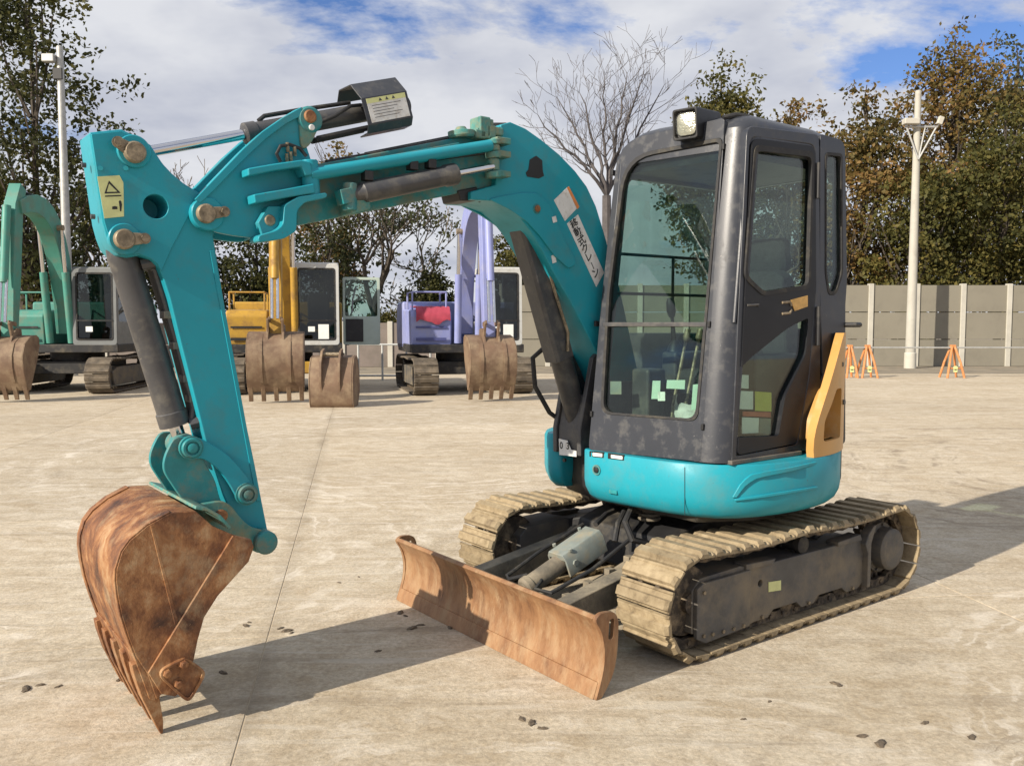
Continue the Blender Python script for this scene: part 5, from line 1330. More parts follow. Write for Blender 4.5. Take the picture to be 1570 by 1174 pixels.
# arm cylinder
c0 = lat(204, 233, AL); c1 = lat(612, 158, AL)
a0 = Vector((c0.x, C0, c0.z)); q = lat(470, 184, LB); a1 = Vector((q.x, C0, q.z)); da_ = (a1 - a0).normalized()
def tpx(x): # distance along the arm cylinder for the pixel column x
    y = 232 + (x - 204) * (158 - 232) / (612 - 204.0); q = lat(x, y, C0); return (q - a0).dot(da_)
tb, tg0, tg1, te = tpx(372), tpx(545), tpx(612), tpx(622)
ac = MB().lathe(a0 + da_ * tb, da_, [(0, 0.034), (0.006, 0.044), (0.05, 0.044), (0.055, 0.039), (te - tb - 0.06, 0.039), (te - tb - 0.055, 0.043), (te - tb - 0.004, 0.043), (te - tb, 0.038)], 26).build('arm_cylinder', T['cyl'], EX)
MB().cyl(a0, a0 + da_ * (tb + 0.01), 0.0205, n=20).build('cylinder_rod', T['chrome'], ac)
MB().cyl(a0 - Vector((0, 0.075, 0)), a0 + Vector((0, 0.075, 0)), 0.048, n=22).build('rod_eye', T['teal_old'], ac, bevel=0.003)
na = Vector((0, 1, 0)).cross(da_); na = na if na.z > 0 else -na
gsec = [(0.115, -0.065), (0.115, 0.045), (0.055, 0.115), (-0.055, 0.115), (-0.10, 0.07), (-0.10, 0.064), (-0.052, 0.109), (0.052, 0.109), (0.109, 0.042), (0.109, -0.065), (0.085, -0.09), (0.02, -0.095), (0.02, -0.101), (0.09, -0.096)]
b = MB(); b.loft([[a0 + da_ * t + Vector((0, y, 0)) + na * z for y, z in gsec] for t in (tpx(538), tpx(606))])
gd = b.build('cylinder_end_guard', T['cab'], ac, bevel=0.003)
gb = C0 + 0.116
def gpt(t, z): return a0 + da_ * t + Vector((0, 0.1155, 0)) + na * z
ta, tz_ = tpx(544), tpx(602)
MB().prism([gpt(ta, -0.058), gpt(tz_, -0.058), gpt(tz_, 0.04), gpt(ta, 0.04)], (0, 0.0012, 0)).build('guard_sticker', T['stk_wht'], ac)
MB().prism([gpt(ta, 0.020), gpt(tz_, 0.020), gpt(tz_, 0.04), gpt(ta, 0.04)], (0, 0.002, 0)).build('sticker_band', T['stk_lime'], ac)
b = MB()
for k in range(3): u = ta + (tz_ - ta) * (0.3 + 0.17 * k); b.prism([gpt(u, 0.024), gpt(u + 0.016, 0.024), gpt(u + 0.008, 0.037)], (0, 0.0026, 0))
for k in range(5):
    z = 0.008 - k * 0.012; b.prism([gpt(ta + 0.02, z), gpt(tz_ - 0.03 - 0.02 * (k % 3), z), gpt(tz_ - 0.03 - 0.02 * (k % 3), z + 0.0022), gpt(ta + 0.02, z + 0.0022)], (0, 0.0018, 0))
b.build('sticker_print', T['cyl'], ac)
b = MB()
b.tube([a0 + da_ * tpx(470) + Vector((0, 0.05, -0.02)), a0 + da_ * tpx(500) + Vector((0, 0.075, 0.0)), a0 + da_ * tpx(525) + Vector((0, 0.065, 0.03)), a0 + da_ * tpx(545) + Vector((0, 0.04, 0.03))], 0.008)
b.tube([a0 + da_ * tpx(480) + Vector((0, 0.03, -0.075)), a0 + da_ * tpx(560) + Vector((0, 0.03, -0.07))], 0.012)
b.tube([a0 + da_ * tpx(480) + Vector((0, -0.03, -0.075)), a0 + da_ * tpx(560) + Vector((0, -0.03, -0.07))], 0.012)
b.tube([a0 + da_ * tpx(395) + Vector((0, 0, 0.042)), a0 + da_ * tpx(410) + na * 0.055, a0 + da_ * tpx(470) + na * 0.055, a0 + da_ * tpx(540) + na * 0.05], 0.009)
b.build('cylinder_hoses', T['rubber'], ac)
p = lat(474, 184, LB); b = MB(); b.lathe((p.x, LB - 0.01, p.z), (0, 1, 0), [(0, 0.052), (0.02, 0.052), (0.026, 0.044)], 22); b.build('trunnion_boss', T['teal_old'], fork)
pin(fork, 475, 179, LB + 0.014, 0.026, 0.012, 'rust', 'trunnion_pin'); pin(fork, 477, 196, LB + 0.012, 0.012, 0.012, 'stk_wht', 'trunnion_bolt')
MB().side(rp(latp([(459, 172), (470, 165), (488, 172), (490, 192), (476, 222), (462, 232), (458, 205)], LB + 0.004), 0.03, 3), LB - 0.02, LB + 0.01).build('trunnion_bracket', T['teal_hinge'], fork, bevel=0.005)
# bucket cylinder
q = lat(190, 367, AL); k0 = Vector((q.x, C0, q.z)); q = lat(293, 686, -0.115); k1 = Vector((q.x, C0, q.z)); dk = (k1 - k0).normalized(); Lk = (k1 - k0).length
bc = MB().lathe(k0, dk, [(-0.03, 0.03), (0.02, 0.05), (0.06, 0.056), (0.09, 0.053), (Lk * 0.83, 0.053), (Lk * 0.83 + 0.004, 0.058), (Lk * 0.90, 0.058), (Lk * 0.90 + 0.004, 0.03)], 26).build('bucket_cylinder', T['cyl'], EX)
MB().cyl(k0 + dk * Lk * 0.89, k1, 0.026).build('cylinder_rod', T['chrome'], bc)
b = MB(); nk = Vector((0, 1, 0)).cross(dk); nk = nk if nk.x < 0 else -nk
for y, s in ((0.035, 0.0), (-0.02, 0.0)):
    b.tube([k0 + dk * 0.10 + nk * 0.06 + Vector((0, y, 0)), k0 + dk * 0.13 + nk * 0.085 + Vector((0, y, 0)), k0 + dk * 0.40 + nk * 0.085 + Vector((0, y, 0)), k0 + dk * 0.66 + nk * 0.075 + Vector((0, y, 0)), k0 + dk * 0.72 + nk * 0.05 + Vector((0, y, 0))], 0.0125)
b.build('hard_lines', T['cyl'], bc)
for t, y in ((0.10, 0.035), (0.72, 0.035)): MB().lathe(k0 + dk * t + nk * 0.045 + Vector((0, y, 0)), nk + Vector((0, 0.3, 0)), [(0, 0.024), (0.05, 0.024), (0.056, 0.016)], 8).build('line_block', T['cyl'], bc, bevel=0.002)
for t in (0.30, 0.42, 0.55, 0.63): MB().box(-0.02, 0.02, -0.03, 0.03, -0.014, 0.014, Matrix.Translation(k0 + dk * t + nk * 0.085 + Vector((0, 0.02, 0)))).build('line_clamp', T['steel'], bc, bevel=0.003)
b = MB(); b.tube([k0 + nk * 0.1 + dk * 0.16, k0 + nk * 0.16 + dk * 0.10, k0 + nk * 0.19 + dk * 0.2, k0 + nk * 0.15 + dk * 0.36, k0 + nk * 0.10 + dk * 0.45], 0.016)
b.build('bucket_hose', T['rubber'], bc)
MB().cyl(k1 - Vector((0, 0.06, 0)), k1 + Vector((0, 0.06, 0)), 0.045, n=22).build('rod_eye', T['teal_old'], bc, bevel=0.004)
# linkage
P1, P2, P3 = (293, 686), (339, 790), (378, 757)
for sg in (1, -1):
    f = (lambda l: l) if sg > 0 else mir
    lb = -0.135
    b = MB(); b.side(rp(latp([(268, 668), (252, 700), (250, 722), (274, 758), (292, 782), (322, 812), (352, 812), (352, 785), (338, 768), (330, 735), (312, 705), (306, 672)], lb), 0.03, 3), f(lb), f(lb - 0.022))
    b.build('bucket_link', T['teal_old'], EX, bevel=0.004)
    ls = -0.112
    b = MB(); b.side(rp(latp([(279, 676), (300, 668), (320, 678), (346, 694), (366, 714), (384, 738), (392, 760), (380, 776), (366, 768), (352, 742), (334, 718), (312, 702), (288, 704)], ls), 0.025, 3), f(ls), f(ls - 0.02))
    sl_ = b.build('side_link', T['teal'], EX, bevel=0.004)
    if sg > 0:
        for x, y in (P1, P3):
            p = lat(x, y, ls); b = MB(); b.lathe((p.x, ls - 0.01, p.z), (0, 1, 0), [(0, 0.044), (0.018, 0.044), (0.018, 0.038), (0.026, 0.038), (0.030, 0.034), (0.030, 0.026), (0.022, 0.026), (0.022, 0.018), (0.030, 0.018), (0.032, 0.014)], 26); b.build('link_pin', T['teal_old'], sl_)
MB().cyl(lat(339, 790, -0.10), lat(339, 790, -0.38), 0.024).build('bucket_pin', T['pin'], EX)
# bucket
BL_, BR_ = 0.075, -0.555
outp = latp([(300, 783), (262, 786), (226, 806), (200, 828), (187, 846), (179, 872), (178, 890), (181, 915), (187, 944), (197, 976), (208, 1005), (226, 1032), (240, 1072)], BL_)
def offs(pl, d_):
    o_ = []
    for i, p in enumerate(pl):
        t = Vector(pl[min(i + 1, len(pl) - 1)]) - Vector(pl[max(i - 1, 0)]); n = Vector((t.y, -t.x)).normalized(); o_.append((p[0] + n.x * d_, p[1] + n.y * d_))
    return o_
cen = Vector((2.72, 0.5)); s_ = 1
if (Vector(offs(outp, 0.01)[5]) - cen).length > (Vector(outp[5]) - cen).length: s_ = -1
inp = offs(outp, s_ * 0.014)
b = MB(); b.side(outp + inp[::-1], BL_ - 0.004, BR_ + 0.004)
bk = b.build('bucket', T['rust'], EX, bevel=0.002)
open_e = latp([(248, 1064), (268, 1066), (283, 1050), (296, 1010), (302, 980), (312, 945), (333, 912), (360, 882), (380, 860), (388, 838), (384, 826), (356, 819), (326, 806)], BL_)
sp_ = outp + open_e
for l0, l1 in ((BL_, BL_ - 0.014), (BR_, BR_ + 0.014)): MB().side(sp_, l0, l1).build('side_plate', T['rust'], bk, bevel=0.003)
rim = latp([(356, 820), (384, 826), (388, 838), (380, 860), (360, 882), (333, 912), (312, 945), (302, 980), (296, 1010), (283, 1050), (268, 1066), (246, 1062), (226, 1030)], BL_)
for l0, l1 in ((BL_ - 0.002, BL_ + 0.010), (BR_ + 0.002, BR_ - 0.010)): MB().side(rim, l0, l1).build('side_edge_plate', T['rust'], bk, bevel=0.003)
fold = latp([(230, 806), (234, 806), (273, 950), (268, 958)], BL_)
MB().side(fold, BL_ - 0.002, BL_ + 0.003).build('side_weld', T['rust'], bk, bevel=0.002)
# wear strips round the shell edges
w_o = offs(outp[1:12], -s_ * 0.006)
for l0, l1 in ((BL_ - 0.002, BL_ - 0.05), (BR_ + 0.002, BR_ + 0.05)): MB().side(w_o + outp[1:12][::-1], l0, l1).build('wear_strip', T['rust'], bk, bevel=0.002)
# lip plate and teeth
lip0, lip1 = Vector(outp[-3]), Vector(outp[-1])
tip = Vector((2.790, 0.0)); dl = (tip - lip0).normalized(); nl = Vector((-dl.y, dl.x)); nl = nl if nl.x > 0 else -nl
b = MB(); q0 = lip0 + dl * 0.06
b.side([tuple(v) for v in (lip0 + nl * 0.006, lip0 + dl * 0.17 + nl * 0.004, lip0 + dl * 0.185 - nl * 0.012, lip0 + dl * 0.17 - nl * 0.022, lip0 - nl * 0.022)], BL_ - 0.002, BR_ + 0.002)
b.build('lip_plate', T['rust'], bk, bevel=0.003)
Lt = (tip - lip0).length
tooth = None
for k in range(5):
    lc = BL_ - 0.035 - k * (BL_ - BR_ - 0.07) / 4
    if tooth is None:
        b = MB()
        def ts(t, wd, th, o_=0.0):
            p = lip0 + dl * t + nl * o_; return [Vector((p.x + nl.x * th, y, p.y + nl.y * th)) if True else None for y in ()] or [Vector((p.x + nl.x * a_ * th, b_ * wd, p.y + nl.y * a_ * th)) for a_, b_ in ((1, -1), (1, 1), (-1, 1), (-1, -1))]
        b.loft([ts(0.03, 0.024, 0.008, 0.012), ts(0.07, 0.030, 0.024, 0.0), ts(0.16, 0.030, 0.028, -0.004), ts(0.19, 0.028, 0.024, -0.004), ts(Lt * 0.86, 0.022, 0.014, -0.003), ts(Lt, 0.017, 0.004, 0.0)])
        tooth = b.build('tooth', T['rust'], bk, bevel=0.003); tooth.location = (0, lc, 0)
    else:
        t_ = dup(tooth, bk); t_.location = (0, lc, 0)
# bolt-on side cutter
sc_ = rp(latp([(284, 1005), (313, 1026), (312, 1036), (291, 1072), (282, 1072), (243, 1036), (246, 1024)], BL_ + 0.012), 0.022, 3)
sc_in = rp(latp([(284, 1010), (308, 1027), (307, 1035), (290, 1066), (284, 1067), (248, 1035), (250, 1026)], BL_ + 0.012), 0.02, 3)
sco = MB().side(sc_, BL_ + 0.006, BL_ + 0.020).build('side_cutter', T['rust'], bk, bevel=0.003)
MB().ring([Vector((p[0], BL_ + 0.018, p[1])) for p in sc_], [Vector((p[0], BL_ + 0.018, p[1])) for p in sc_in], (0, 0.009, 0)).build('cutter_rim', T['rust'], bk, bevel=0.002)
for x, y in ((281, 1017), (256, 1031), (273, 1047)):
    p = lat(x, y, BL_ + 0.02); MB().lathe((p.x, BL_ + 0.018, p.z), (0, 1, 0), [(0, 0.022), (0.006, 0.022), (0.006, 0.016), (0.020, 0.015), (0.023, 0.010)], 6).build('cutter_bolt', T['rust'], bk)
# hinge ears and top cover (still painted)
earp = rp(latp([(262, 790), (282, 778), (306, 773), (343, 767), (358, 778), (368, 793), (384, 808), (404, 813), (420, 822), (420, 840), (404, 849), (388, 845), (372, 826), (352, 822), (322, 815), (287, 800)], -0.10), 0.03, 3)
for l in (-0.10, -0.355): MB().side(earp, l, l - 0.026).build('hinge_ear', T['teal_hinge'], bk, bevel=0.004)
p = lat(405, 830, -0.10)
MB().lathe((p.x, -0.41, p.z), (0, 1, 0), [(0, 0.046), (0.335, 0.046), (0.34, 0.04)], 24).build('ear_boss', T['teal_old'], bk)
pin(bk, 339, 790, -0.098, 0.024, 0.012, 'rust', 'ear_bolt')
tc_ = latp([(200, 826), (226, 803), (262, 783), (300, 778), (322, 782), (345, 800), (356, 819), (352, 823), (322, 806), (300, 785)], -0.0)
b = MB(); crv = latp([(300, 781), (318, 784), (336, 794), (352, 812)], BL_); crv2 = offs(crv, s_ * 0.012)
b.side(crv + crv2[::-1], BL_ - 0.006, BR_ + 0.006); b.build('top_plate', T['teal_hinge'], bk, bevel=0.003)
# ================================================================== parked machines in the background
BKT = M('brown_bucket_steel', (0.15, 0.095, 0.06), 0.7, 0.1, var=0.3, vs=3, dirt=(0.26, 0.19, 0.12), da=0.4, ds=4, bump=0.15, bs=30)
TRK = M('dusty_track_steel', (0.13, 0.105, 0.075), 0.85, var=0.35, vs=7, dirt=(0.06, 0.05, 0.04), da=0.35, ds=6, bump=0.3, bs=30, rand=0.1)
DKGL = glass_mat('dark_machine_glass', (0.30, 0.34, 0.33), 0.7, 0.06)
CLGL = glass_mat('clear_machine_glass', (0.66, 0.78, 0.70), 0.6, 0.05)
WFR = M('white_cab_frame', (0.50, 0.51, 0.49), 0.45, var=0.08, vs=3, dirt=(0.3, 0.28, 0.24), da=0.2, ds=3)
GFR = M('grey_cab_frame', (0.17, 0.18, 0.18), 0.5, var=0.15, vs=3)
def off_line(P, w0, w1, bulge=0.0):                    # outline of a tapering boom along a polyline (x, z)
    P = [Vector(p) for p in P]; n = len(P); L_, R_ = [], []
    for i, p in enumerate(P):
        t = (P[min(i + 1, n - 1)] - P[max(i - 1, 0)]).normalized(); nn = Vector((-t.y, t.x))
        u = i / (n - 1); w_ = w0 + (w1 - w0) * u + bulge * math.sin(math.pi * u)
        L_.append(tuple(p + nn * w_ / 2)); R_.append(tuple(p - nn * w_ / 2))
    return L_ + R_[::-1]
def curve3(a, b, c, n=8):
    a, b, c = Vector(a), Vector(b), Vector(c)
    return [tuple(a * (1 - t) ** 2 + b * 2 * t * (1 - t) + c * t * t) for t in [i / n for i in range(n + 1)]]
def big_bucket(parent, at, ang, w_, s, mat, nteeth, name='bucket', back=False):
    """(x, z) profile: hinge at the origin, teeth at the bottom, curved back towards +x"""
    prof = [(-0.10, 0.10), (0.14, 0.06), (0.34, -0.06), (0.44, -0.28), (0.42, -0.52), (0.33, -0.74), (0.22, -0.90)]
    prof = [p for i in range(len(prof) - 1) for p in (prof[i], ((prof[i][0] + prof[i + 1][0]) / 2 * 1.015, (prof[i][1] + prof[i + 1][1]) / 2))] + [prof[-1]]
    ca, sa = math.cos(ang), math.sin(ang)
    def tf(p): return (at[0] + s * (p[0] * ca - p[1] * sa), at[1] + s * (p[0] * sa + p[1] * ca))
    inn = [(x * 0.95 - 0.012, z * 0.97 - 0.012) for x, z in prof]
    bk_ = MB().side([tf(p) for p in prof] + [tf(p) for p in inn[::-1]], -w_ / 2, w_ / 2).build(name, mat, parent, bevel=0.008)
    sidep = [tf(p) for p in prof] + [tf(p) for p in ((0.14, -0.88), (0.02, -0.62), (-0.12, -0.36), (-0.22, -0.08), (-0.20, 0.06))]
    for y0, y1 in ((-w_ / 2 - 0.004, -w_ / 2 + 0.02), (w_ / 2 - 0.02, w_ / 2 + 0.004)): MB().side(sidep, y0, y1).build('side_plate', mat, bk_, bevel=0.006)
    th0 = None
    for k in range(nteeth):
        y = -w_ / 2 + 0.05 + k * (w_ - 0.1) / max(1, nteeth - 1)
        if th0 is None:
            th0 = MB().side([tf(p) for p in ((0.29, -0.80), (0.17, -1.06), (0.15, -1.06), (0.19, -0.86))], -0.04, 0.04).build('tooth', mat, bk_, bevel=0.008); th0.location = (0, y, 0)
        else: t_ = dup(th0, bk_); t_.location = (0, y, 0)
    for y in (-0.14, 0.14): MB().side([tf(p) for p in ((-0.14, 0.0), (-0.10, 0.20), (0.05, 0.22), (0.22, 0.10), (0.30, -0.04), (0.1, 0.02))], y - 0.02, y + 0.02).build('hinge_ear', mat, bk_, bevel=0.005)
    for y in (-w_ * 0.25, w_ * 0.25):
        pr = [tf((x * 1.02 + 0.008, z)) for x, z in prof[2:-2]]; pr2 = [tf((x * 1.0, z)) for x, z in prof[2:-2]]
        MB().side(pr + pr2[::-1], y - 0.03, y + 0.03).build('wear_strip', mat, bk_)
    return bk_
def parked_excavator(name, label, paint, dark, frame, px, Y, heading, boom, bw=0.85, tw=0.50, gauge=2.0, cabh=2.62, body_h=1.95, nteeth=5, hood=True, s_b=0.92, barrel=None, cab_l=(0.28, 1.18), glass=None, cabx=(0.95, -0.75)):
    c = at_depth(px, 500, Y); r = empty(name, (c.x, Y, 0), heading); tag(r, label, 'excavator', 'excavators parked in a row behind')
    path = track_path(1.30, -1.30, 0.38, 0.34, 10, 0.02)
    proto = None
    for sg in (1, -1):
        l0 = sg * gauge / 2 - tw / 2
        tr, proto = make_track(r, path, 44, l0, l0 + tw, 0.04, TRK, T['chain'], proto, 0.16)
        b = MB(); b.side([(1.1, 0.16), (1.2, 0.44), (0.9, 0.54), (-1.0, 0.54), (-1.15, 0.4), (-1.0, 0.14)], l0 + 0.09, l0 + tw - 0.09)
        for a in (1.30, -1.30): b.lathe((a, l0 + 0.14, 0.38), (0, 1, 0), [(0, 0.27), (tw - 0.28, 0.27)], 20)
        b.build('track_frame', T['steel'], r, bevel=0.015)
    b = MB(); b.box(-0.7, 0.7, -gauge / 2 + 0.2, gauge / 2 - 0.2, 0.38, 0.66); b.lathe((0, 0, 0.6), (0, 0, 1), [(0, 0.55), (0.26, 0.55)], 28)
    b.build('undercarriage', T['steel_blk'], r, bevel=0.02)
    W2 = gauge / 2 + tw / 2 - 0.05
    b = MB(); b.box(-1.5, 0.95, -W2, W2, 0.84, 1.02); b.build('deck', T['steel_blk'], r, bevel=0.02)
    rear = [(-1.55, 0.86), (-1.78, 1.0), (-1.82, 1.5), (-1.72, body_h - 0.1), (-1.55, body_h), (-0.6, body_h), (-0.5, 0.9)]
    MB().side(rear, -W2, W2).build('engine_housing', paint, r, bevel=0.05)
    b = MB(); b.side([(0.80, 1.0), (0.84, 1.62), (0.74, 1.74), (-0.6, 1.78), (-0.6, 1.0)], -W2, -0.34)
    sb = b.build('side_housing', paint, r, bevel=0.04)
    b = MB(); b.box(0.842, 0.85, -W2 + 0.10, -0.46, 1.10, 1.16); b.box(0.842, 0.85, -W2 + 0.10, -0.46, 1.36, 1.40); b.build('housing_vents', dark, sb)
    b = MB()
    for y in (-W2 + 0.06, -0.42): b.tube([(0.6, y, 1.74), (0.6, y, 2.12), (-0.2, y, 2.12), (-0.2, y, 1.74)], 0.02, 6)
    b.tube([(0.6, -W2 + 0.06, 2.12), (0.6, -0.42, 2.12)], 0.02, 6); b.build('hand_rail', paint, sb)
    # cab
    x0, x1 = cabx; y0, y1 = cab_l; z0, z1 = 1.0, cabh
    fo_ = rp([Vector((x0, y0, z0)), Vector((x0 - 0.04, y0, z1)), Vector((x0 - 0.04, y1, z1)), Vector((x0, y1, z0))], 0.07, 4)
    fi_ = rp([Vector((x0, y0 + 0.07, z0 + 0.10)), Vector((x0 - 0.04, y0 + 0.07, z1 - 0.09)), Vector((x0 - 0.04, y1 - 0.07, z1 - 0.09)), Vector((x0, y1 - 0.07, z0 + 0.10))], 0.06, 4)
    cb = MB().ring(fo_, fi_, (-0.06, 0, 0)).build('cab', frame, r, bevel=0.008)
    MB().ring([p + Vector((0.006, 0, 0)) for p in fi_], [p + Vector((0.006, (0.03 if p.y < (y0 + y1) / 2 else -0.03), (0.03 if p.z < 1.8 else -0.03))) for p in fi_], (-0.03, 0, 0)).build('screen_seal', T['rubber'], cb)
    zm = z0 + 0.52
    MB().prism([p + Vector((-0.03, 0, 0)) for p in fi_], (-0.006, 0, 0)).build('windscreen', glass or DKGL, cb)
    MB().beam((x0 - 0.015, y0 + 0.07, zm), (x0 - 0.015, y1 - 0.07, zm), 0.03, 0.03).build('windscreen_bar', T['black'], cb)
    so_ = rp([Vector((x0 - 0.06, y1, z0)), Vector((x0 - 0.10, y1, z1)), Vector((x1, y1, z1)), Vector((x1, y1, z0))], 0.06, 4)
    si_ = rp([Vector((x0 - 0.14, y1, z0 + 0.5)), Vector((x0 - 0.18, y1, z1 - 0.1)), Vector((x1 + 0.12, y1, z1 - 0.1)), Vector((x1 + 0.12, y1, z0 + 0.5))], 0.06, 4)
    MB().ring(so_, si_, (0, -0.05, 0)).build('cab_side', frame, cb, bevel=0.008)
    MB().prism([p + Vector((0, -0.02, 0)) for p in si_], (0, -0.006, 0)).build('side_window', glass or DKGL, cb)
    MB().ring([Vector((p.x, y0 + 0.05, p.z)) for p in so_], [Vector((p.x, y0 + 0.05, p.z)) for p in si_], (0, -0.05, 0)).build('cab_inner_side', frame, cb, bevel=0.008)
    b = MB(); b.box(x1, x0 - 0.05, y0, y1, z1 - 0.04, z1 + 0.03); b.build('cab_roof', frame, cb, bevel=0.03)
    b = MB(); b.box(x1 + 0.04, x0 - 0.05, y0 + 0.02, y1 - 0.02, z0 - 0.04, z0 + 0.03); b.box(x1, x1 + 0.05, y0, y1, z0, z0 + 0.7); b.build('cab_base', frame, cb, bevel=0.01)
    yc = (y0 + y1) / 2
    b = MB(); cushion(b, Vector((-0.05, yc, 1.42)), 0.26, 0.25, 0.08, 0.05); cushion(b, Vector((-0.33, yc, 1.80)), 0.34, 0.24, 0.07, -1.45); b.build('seat', T['fabric'], cb)
    b = MB()
    for k, (yy, zz_, ww, hh) in enumerate(((yc - 0.12, z0 + 0.34, 0.14, 0.11), (yc + 0.13, z0 + 0.28, 0.22, 0.32))):
        if k == 0 or frame is WFR: MB().box(x0 - 0.028, x0 - 0.024, yy - ww / 2, yy + ww / 2, zz_ - hh / 2, zz_ + hh / 2).build('notice_sheet', T['paper'], cb)
    # boom, arm, bucket
    F_, B_, T_, E_ = boom['foot'], boom['bend'], boom['tip'], boom['end']
    bpath = curve3(F_, B_, T_, 10)
    bm_ = MB().side(off_line(bpath, 0.34, 0.26, 0.16), -0.15, 0.15).build('boom', paint, r, bevel=0.012)
    ap = [boom['head'], T_, (T_[0] * 0.5 + E_[0] * 0.5, T_[1] * 0.5 + E_[1] * 0.5), E_]
    ar = MB().side(off_line(ap, 0.24, 0.20, 0.10), -0.11, 0.11).build('arm', paint, r, bevel=0.01)
    # cylinders: boom (pair), arm, bucket
    m_ = Vector(bpath[5])
    for y in (-0.22, 0.22):
        p, q = Vector((0.85, y, 1.05)), Vector((m_.x, y, m_.y)); d_ = (q - p)
        bc_ = MB().cyl(p, p + d_ * 0.62, 0.075).build('boom_cylinder', barrel or paint, r); MB().cyl(p + d_ * 0.6, q, 0.04).build('cylinder_rod', T['chrome'], bc_)
    MB().cyl((m_.x, -0.27, m_.y), (m_.x, 0.27, m_.y), 0.06).build('boom_pin', T['pin'], bm_)
    h_ = Vector((boom['head'][0], 0, boom['head'][1])); s_ = Vector((m_.x, 0, m_.y + 0.34)); d_ = h_ - s_
    ac_ = MB().cyl(s_, s_ + d_ * 0.6, 0.075).build('arm_cylinder', barrel or paint, r); MB().cyl(s_ + d_ * 0.58, h_, 0.04).build('cylinder_rod', T['chrome'], ac_)
    t_ = Vector((T_[0], 0, T_[1])); e_ = Vector((E_[0], 0, E_[1])); ax = (e_ - t_).normalized(); fr_d = Vector((ax.z, 0, -ax.x)); fr_d = fr_d if fr_d.x > 0 else -fr_d
    p = t_ + fr_d * 0.26 + ax * 0.05; q = e_ + fr_d * 0.30 - ax * 0.30; d_ = q - p
    kc_ = MB().cyl(p, p + d_ * 0.66, 0.075).build('bucket_cylinder', barrel or paint, r); 
    for y in (-0.05, 0.05): MB().cyl(p + d_ * 0.64 + Vector((0, y, 0)), q + Vector((0, y, 0)), 0.028).build('cylinder_rod', T['chrome'], kc_)
    lk_ = Vector((e_.x, 0, e_.z)) + fr_d * 0.16 - ax * 0.02
    for y in (-0.13, 0.13):
        MB().beam(q + Vector((0, y, 0)), lk_ + Vector((0, y, 0)), 0.04, 0.10).build('bucket_link', BKT, r, bevel=0.006)
        MB().beam(q + Vector((0, y * 0.8, 0)), e_ - ax * 0.3 + Vector((0, y * 0.8, 0)), 0.03, 0.08).build('side_link', BKT, r, bevel=0.006)
    big_bucket(r, (E_[0] - 0.02, E_[1]), boom.get('curl', 0.0), bw, s_b, BKT, nteeth)
    b = MB()
    for y in (-0.05, 0.06): b.tube([(s_.x, y, s_.z + 0.10), tuple(s_ + d_ * 0.0 + Vector((0.4, y, 0.2))), (T_[0] - 0.1, y, T_[1] + 0.32), (T_[0] + 0.15, y, T_[1] - 0.3)], 0.025, 6)
    b.build('hoses', T['rubber'], r)
    return r, cb
GREEN = M('faded_green_paint', (0.055, 0.24, 0.19), 0.5, var=0.15, vs=2, dirt=(0.14, 0.20, 0.15), da=0.3, ds=3)
YEL = M('worn_yellow_paint', (0.40, 0.235, 0.03), 0.5, var=0.15, vs=2.5, dirt=(0.20, 0.11, 0.035), da=0.34, ds=4)
BLUE = M('violet_blue_paint', (0.23, 0.26, 0.50), 0.45, var=0.1, vs=2, dirt=(0.30, 0.31, 0.42), da=0.25, ds=3)
DBLUE = M('dark_blue_paint', (0.06, 0.07, 0.20), 0.5, var=0.15, vs=2)
gx, gcab = parked_excavator('parked_excavator', 'faded green excavator parked at the left edge, partly hidden by the arm', GREEN, T['black'], GFR, 118, 19.4, R(-90 + 5),
    dict(foot=(0.55, 1.25), bend=(0.75, 4.4), tip=(2.75, 3.65), end=(3.1, 1.14), head=(2.55, 4.05), curl=0.05), bw=0.85, gauge=2.0, cabh=2.62, s_b=1.04)
yx, ycab = parked_excavator('parked_excavator', 'worn yellow excavator with white-framed cab and open door, seen under the boom', YEL, T['black'], WFR, 440, 19.4, R(-90 + 11),
    dict(foot=(0.55, 1.25), bend=(0.9, 4.7), tip=(2.9, 3.7), end=(3.3, 1.2), head=(2.7, 4.1), curl=0.0), bw=1.0, s_b=1.1, gauge=2.0, cabh=2.72, barrel=YEL, cab_l=(0.22, 1.14))
bx_, bcab = parked_excavator('parked_excavator', 'violet-blue excavator parked facing the camera behind the boom cylinder', BLUE, DBLUE, WFR, 706, 19.3, R(-90 + 14),
    dict(foot=(0.45, 1.25), bend=(0.6, 4.2), tip=(2.55, 3.75), end=(2.9, 1.14), head=(2.35, 4.15), curl=0.0), bw=0.88, s_b=1.04, gauge=2.0, cabh=2.62, barrel=BLUE, cab_l=(0.30, 1.16))
# open door of the yellow machine, hinged at the cab's rear edge and swung out
GRN_FR = M('pale_green_door_frame', (0.42, 0.50, 0.42), 0.5, var=0.1, vs=3)
dy0, dy1 = 1.22, 2.05; xd = -0.15
do = rp([Vector((xd, dy0, 0.98)), Vector((xd, dy0, 2.50)), Vector((xd, dy1, 2.50)), Vector((xd, dy1, 0.98))], 0.05, 4)
di = rp([Vector((xd, dy0 + 0.05, 1.62)), Vector((xd, dy0 + 0.05, 2.44)), Vector((xd, dy1 - 0.06, 2.44)), Vector((xd, dy1 - 0.06, 1.62))], 0.05, 4)
od = MB().ring(do, di, (-0.04, 0, 0)).build('open_door', GRN_FR, ycab, bevel=0.006)
MB().prism([p + Vector((-0.02, 0, 0)) for p in di], (-0.006, 0, 0)).build('door_glass', CLGL, ycab)
MB().box(xd + 0.002, xd + 0.02, dy0 + 0.06, dy0 + 0.45, 1.05, 1.56).build('door_liner', T['black'], ycab)
